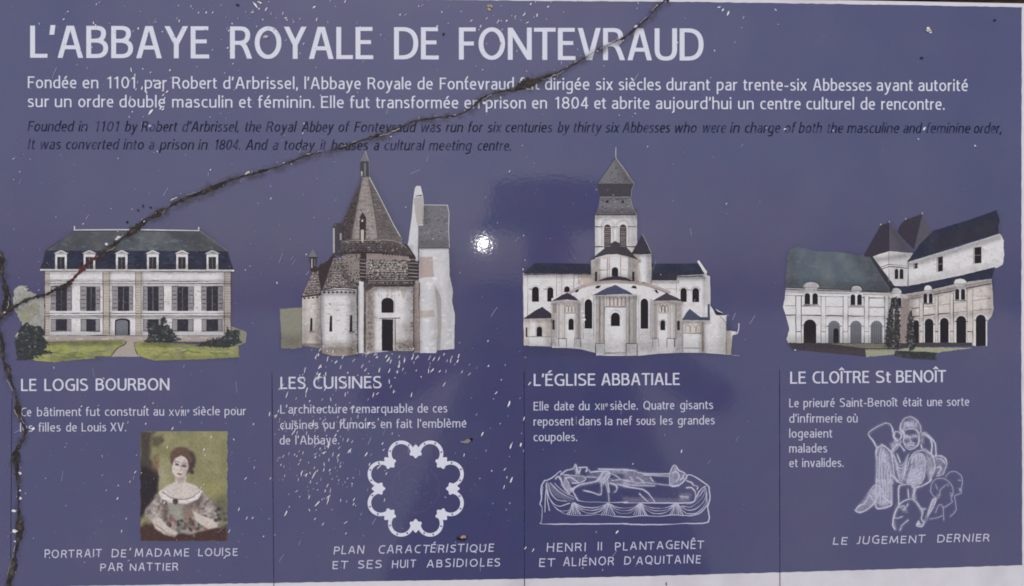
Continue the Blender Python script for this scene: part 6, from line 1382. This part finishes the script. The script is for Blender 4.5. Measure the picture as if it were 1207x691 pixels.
for x, y, l, w, a in ((23.5, 558, 6, 4.2, 0), (24, 587, 4.4, 2.8, .2), (17, 602, 5, 2.6, 0), (18.4, 626, 8, 5, .1), (18.4, 638, 3.6, 2.4, 0), (24, 578, 2.4, 2, 0), (1094, 34, 5, 3, .4), (1096.6, 38.6, 3.4, 1.6, -.4), (773, 8.4, 6.6, 2.6, -.7), (770, 12, 3, 2, 0), (749.6, 31.6, 5, 2.6, -.5), (756, 27.6, 4, 2, -.4),
                      (679, 73.4, 5, 2.2, -.3), (704, 60.4, 2.6, 1.4, 0), (653, 88.6, 4, 2, -.3), (612.6, 103, 3, 1.6, 0), (570.6, 121.6, 4.6, 3.6, .2), (536.6, 136.2, 5, 1.4, -.3), (494, 139.6, 3.4, 1, -1.4), (292, 204, 6, 2.6, -.5), (297, 203, 3.6, 1.4, -1.2), (262, 218.6, 3.4, 1, 0), (204, 235, 6, 1.4, -.4), (140, 280.6, 8, 4, -.4),
                      (364.6, 181.6, 2, 1.4, 0), (126, 288, 3.4, 2.4, .4), (617, 278, 2, 1.4, -.9), (903, 151, 3, 1.6, -1), (1089, 152, 4, 2, -1), (982, 154, 3, 1.6, -.8), (925, 152.5, 4, 1.6, -.5), (1082, 164, 2, 1.2, 0), (1149, 172, 2.4, 1.4, 0), (178, 132, 7, 2.4, -.9), (190, 127, 5, 2, -1.2), (177, 148.6, 4, 3, 0), (312, 43.6, 4, 2.6, 0), (40, 505, 3, 4, 0),
                      (858, 16, 7, 1.6, -1.2), (852, 12, 5, 1.6, -1.1), (876, 21, 4, 1.2, -1.2), (874, 33, 2, 1.2, 0), (914, 12, 4, 1, .9), (866, 50, 2.4, 1, -1), (847, 9, 4, 1.4, -.3), (917, 29, 2, 1, 0), (600, 476, 7, 2, -1.2), (614, 524, 5, 2, -1.3), (603, 565, 8, 1.6, -1.2), (548, 634, 4, 1.6, -.4), (937, 412.5, 1.8, 1.6, 0), (727, 627, 4, 2, -.9), (803, 532, 5, 1.4, -1.4),
                      (301, 6, 9, 1.8, .9), (314, 11, 5, 1.6, -1), (306, 3, 5, 1.6, .4)):
    chip(x, y, l, w, a)
for path in (MAIN, TAIL):
    cl = 0.0
    for x, y, w in resample(path, 3, 2):
        cl = max(0.0, min(.45, cl + rc.uniform(-.22, .19)))
        if rc.random() < cl: chip(x + rc.gauss(0, 3), y + rc.gauss(0, 2.4), rc.uniform(.6, 3.4), rc.uniform(.5, 1.4), rc.uniform(-1.2, .2), rc.choice((M_FLAKE, M_FLAKET, M_FLAKET)), 44)
for _ in range(330): chip(min(1195, abs(rc.gauss(0, 430)) + 4), rc.uniform(6, 680), rc.uniform(.5, 1.3), rc.uniform(.4, .9), rc.uniform(0, 3), M_FLAKEG)
for _ in range(60):
    x, y, a, l = rc.uniform(5, 900), rc.uniform(10, 680), A65 + rc.gauss(0, .35), rc.uniform(3, 14)
    fk.stroke([(x, y), (x + l * math.cos(a) * .5 + rc.gauss(0, .3), y + l * math.sin(a) * .5), (x + l * math.cos(a), y + l * math.sin(a))], rc.uniform(.25, .5), M_FLAKEG, ZF)
fk.build("paint_chips", root, "scattered white chips where the glaze has flaked off", "stuff")
for x, y, rx, ry, m in ((543.6, 634, 6.4, 2.8, M_DARKB), (546, 633.4, 4.4, 2.2, M_FLAKET), (541, 634.6, 3.4, 1.8, M_BLACK), (547, 635.4, 2.4, 1.2, M_BLACK), (552, 519, 4.2, 1.8, M_OLIVE), (555.4, 517.6, 2, 1.6, M_BLACK), (548, 521, 5, 1.3, M_SHUT), (578, 8, 3.2, 2.2, M_FLAKET), (577, 11, 2, 2.4, M_PINK), (523, 40.4, 1.6, 1.5, M_BLACK),
                        (1086, 68.6, 2, 1.2, M_BLACK), (1172, 24, 1.6, 1, M_BLACK), (280.4, 6.2, 2, 1.4, M_BLACK), (590, 51, .9, 1.4, M_FLAKET), (314, 43.4, 2.6, 1.6, M_TAN), (1094, 36, 3.4, 2, M_TAN), (787, 1, 1.8, 2, M_BLACK), (785, 688, .8, 2, M_BLACK), (150, 262, 1.2, 1.6, M_RULE), (178, 245, 1.4, 1.2, M_RULE), (169, 243, 1, 1.8, M_RULE), (163, 248, 1.2, 1, M_RULE)):
    st = Ink(); st.ell(x, y, rx, ry, m, 20 + (m is not M_DARKB) * 2, n=14, jit=.3); st.build("dirt_spot", root)
random.setstate(state)

# thin dark seam down the left edge
k = Ink(); k.stroke([(14, 470), (13.4, 560), (12.6, 691)], .9, M_RULE, 0); k.build("edge_seam", root)
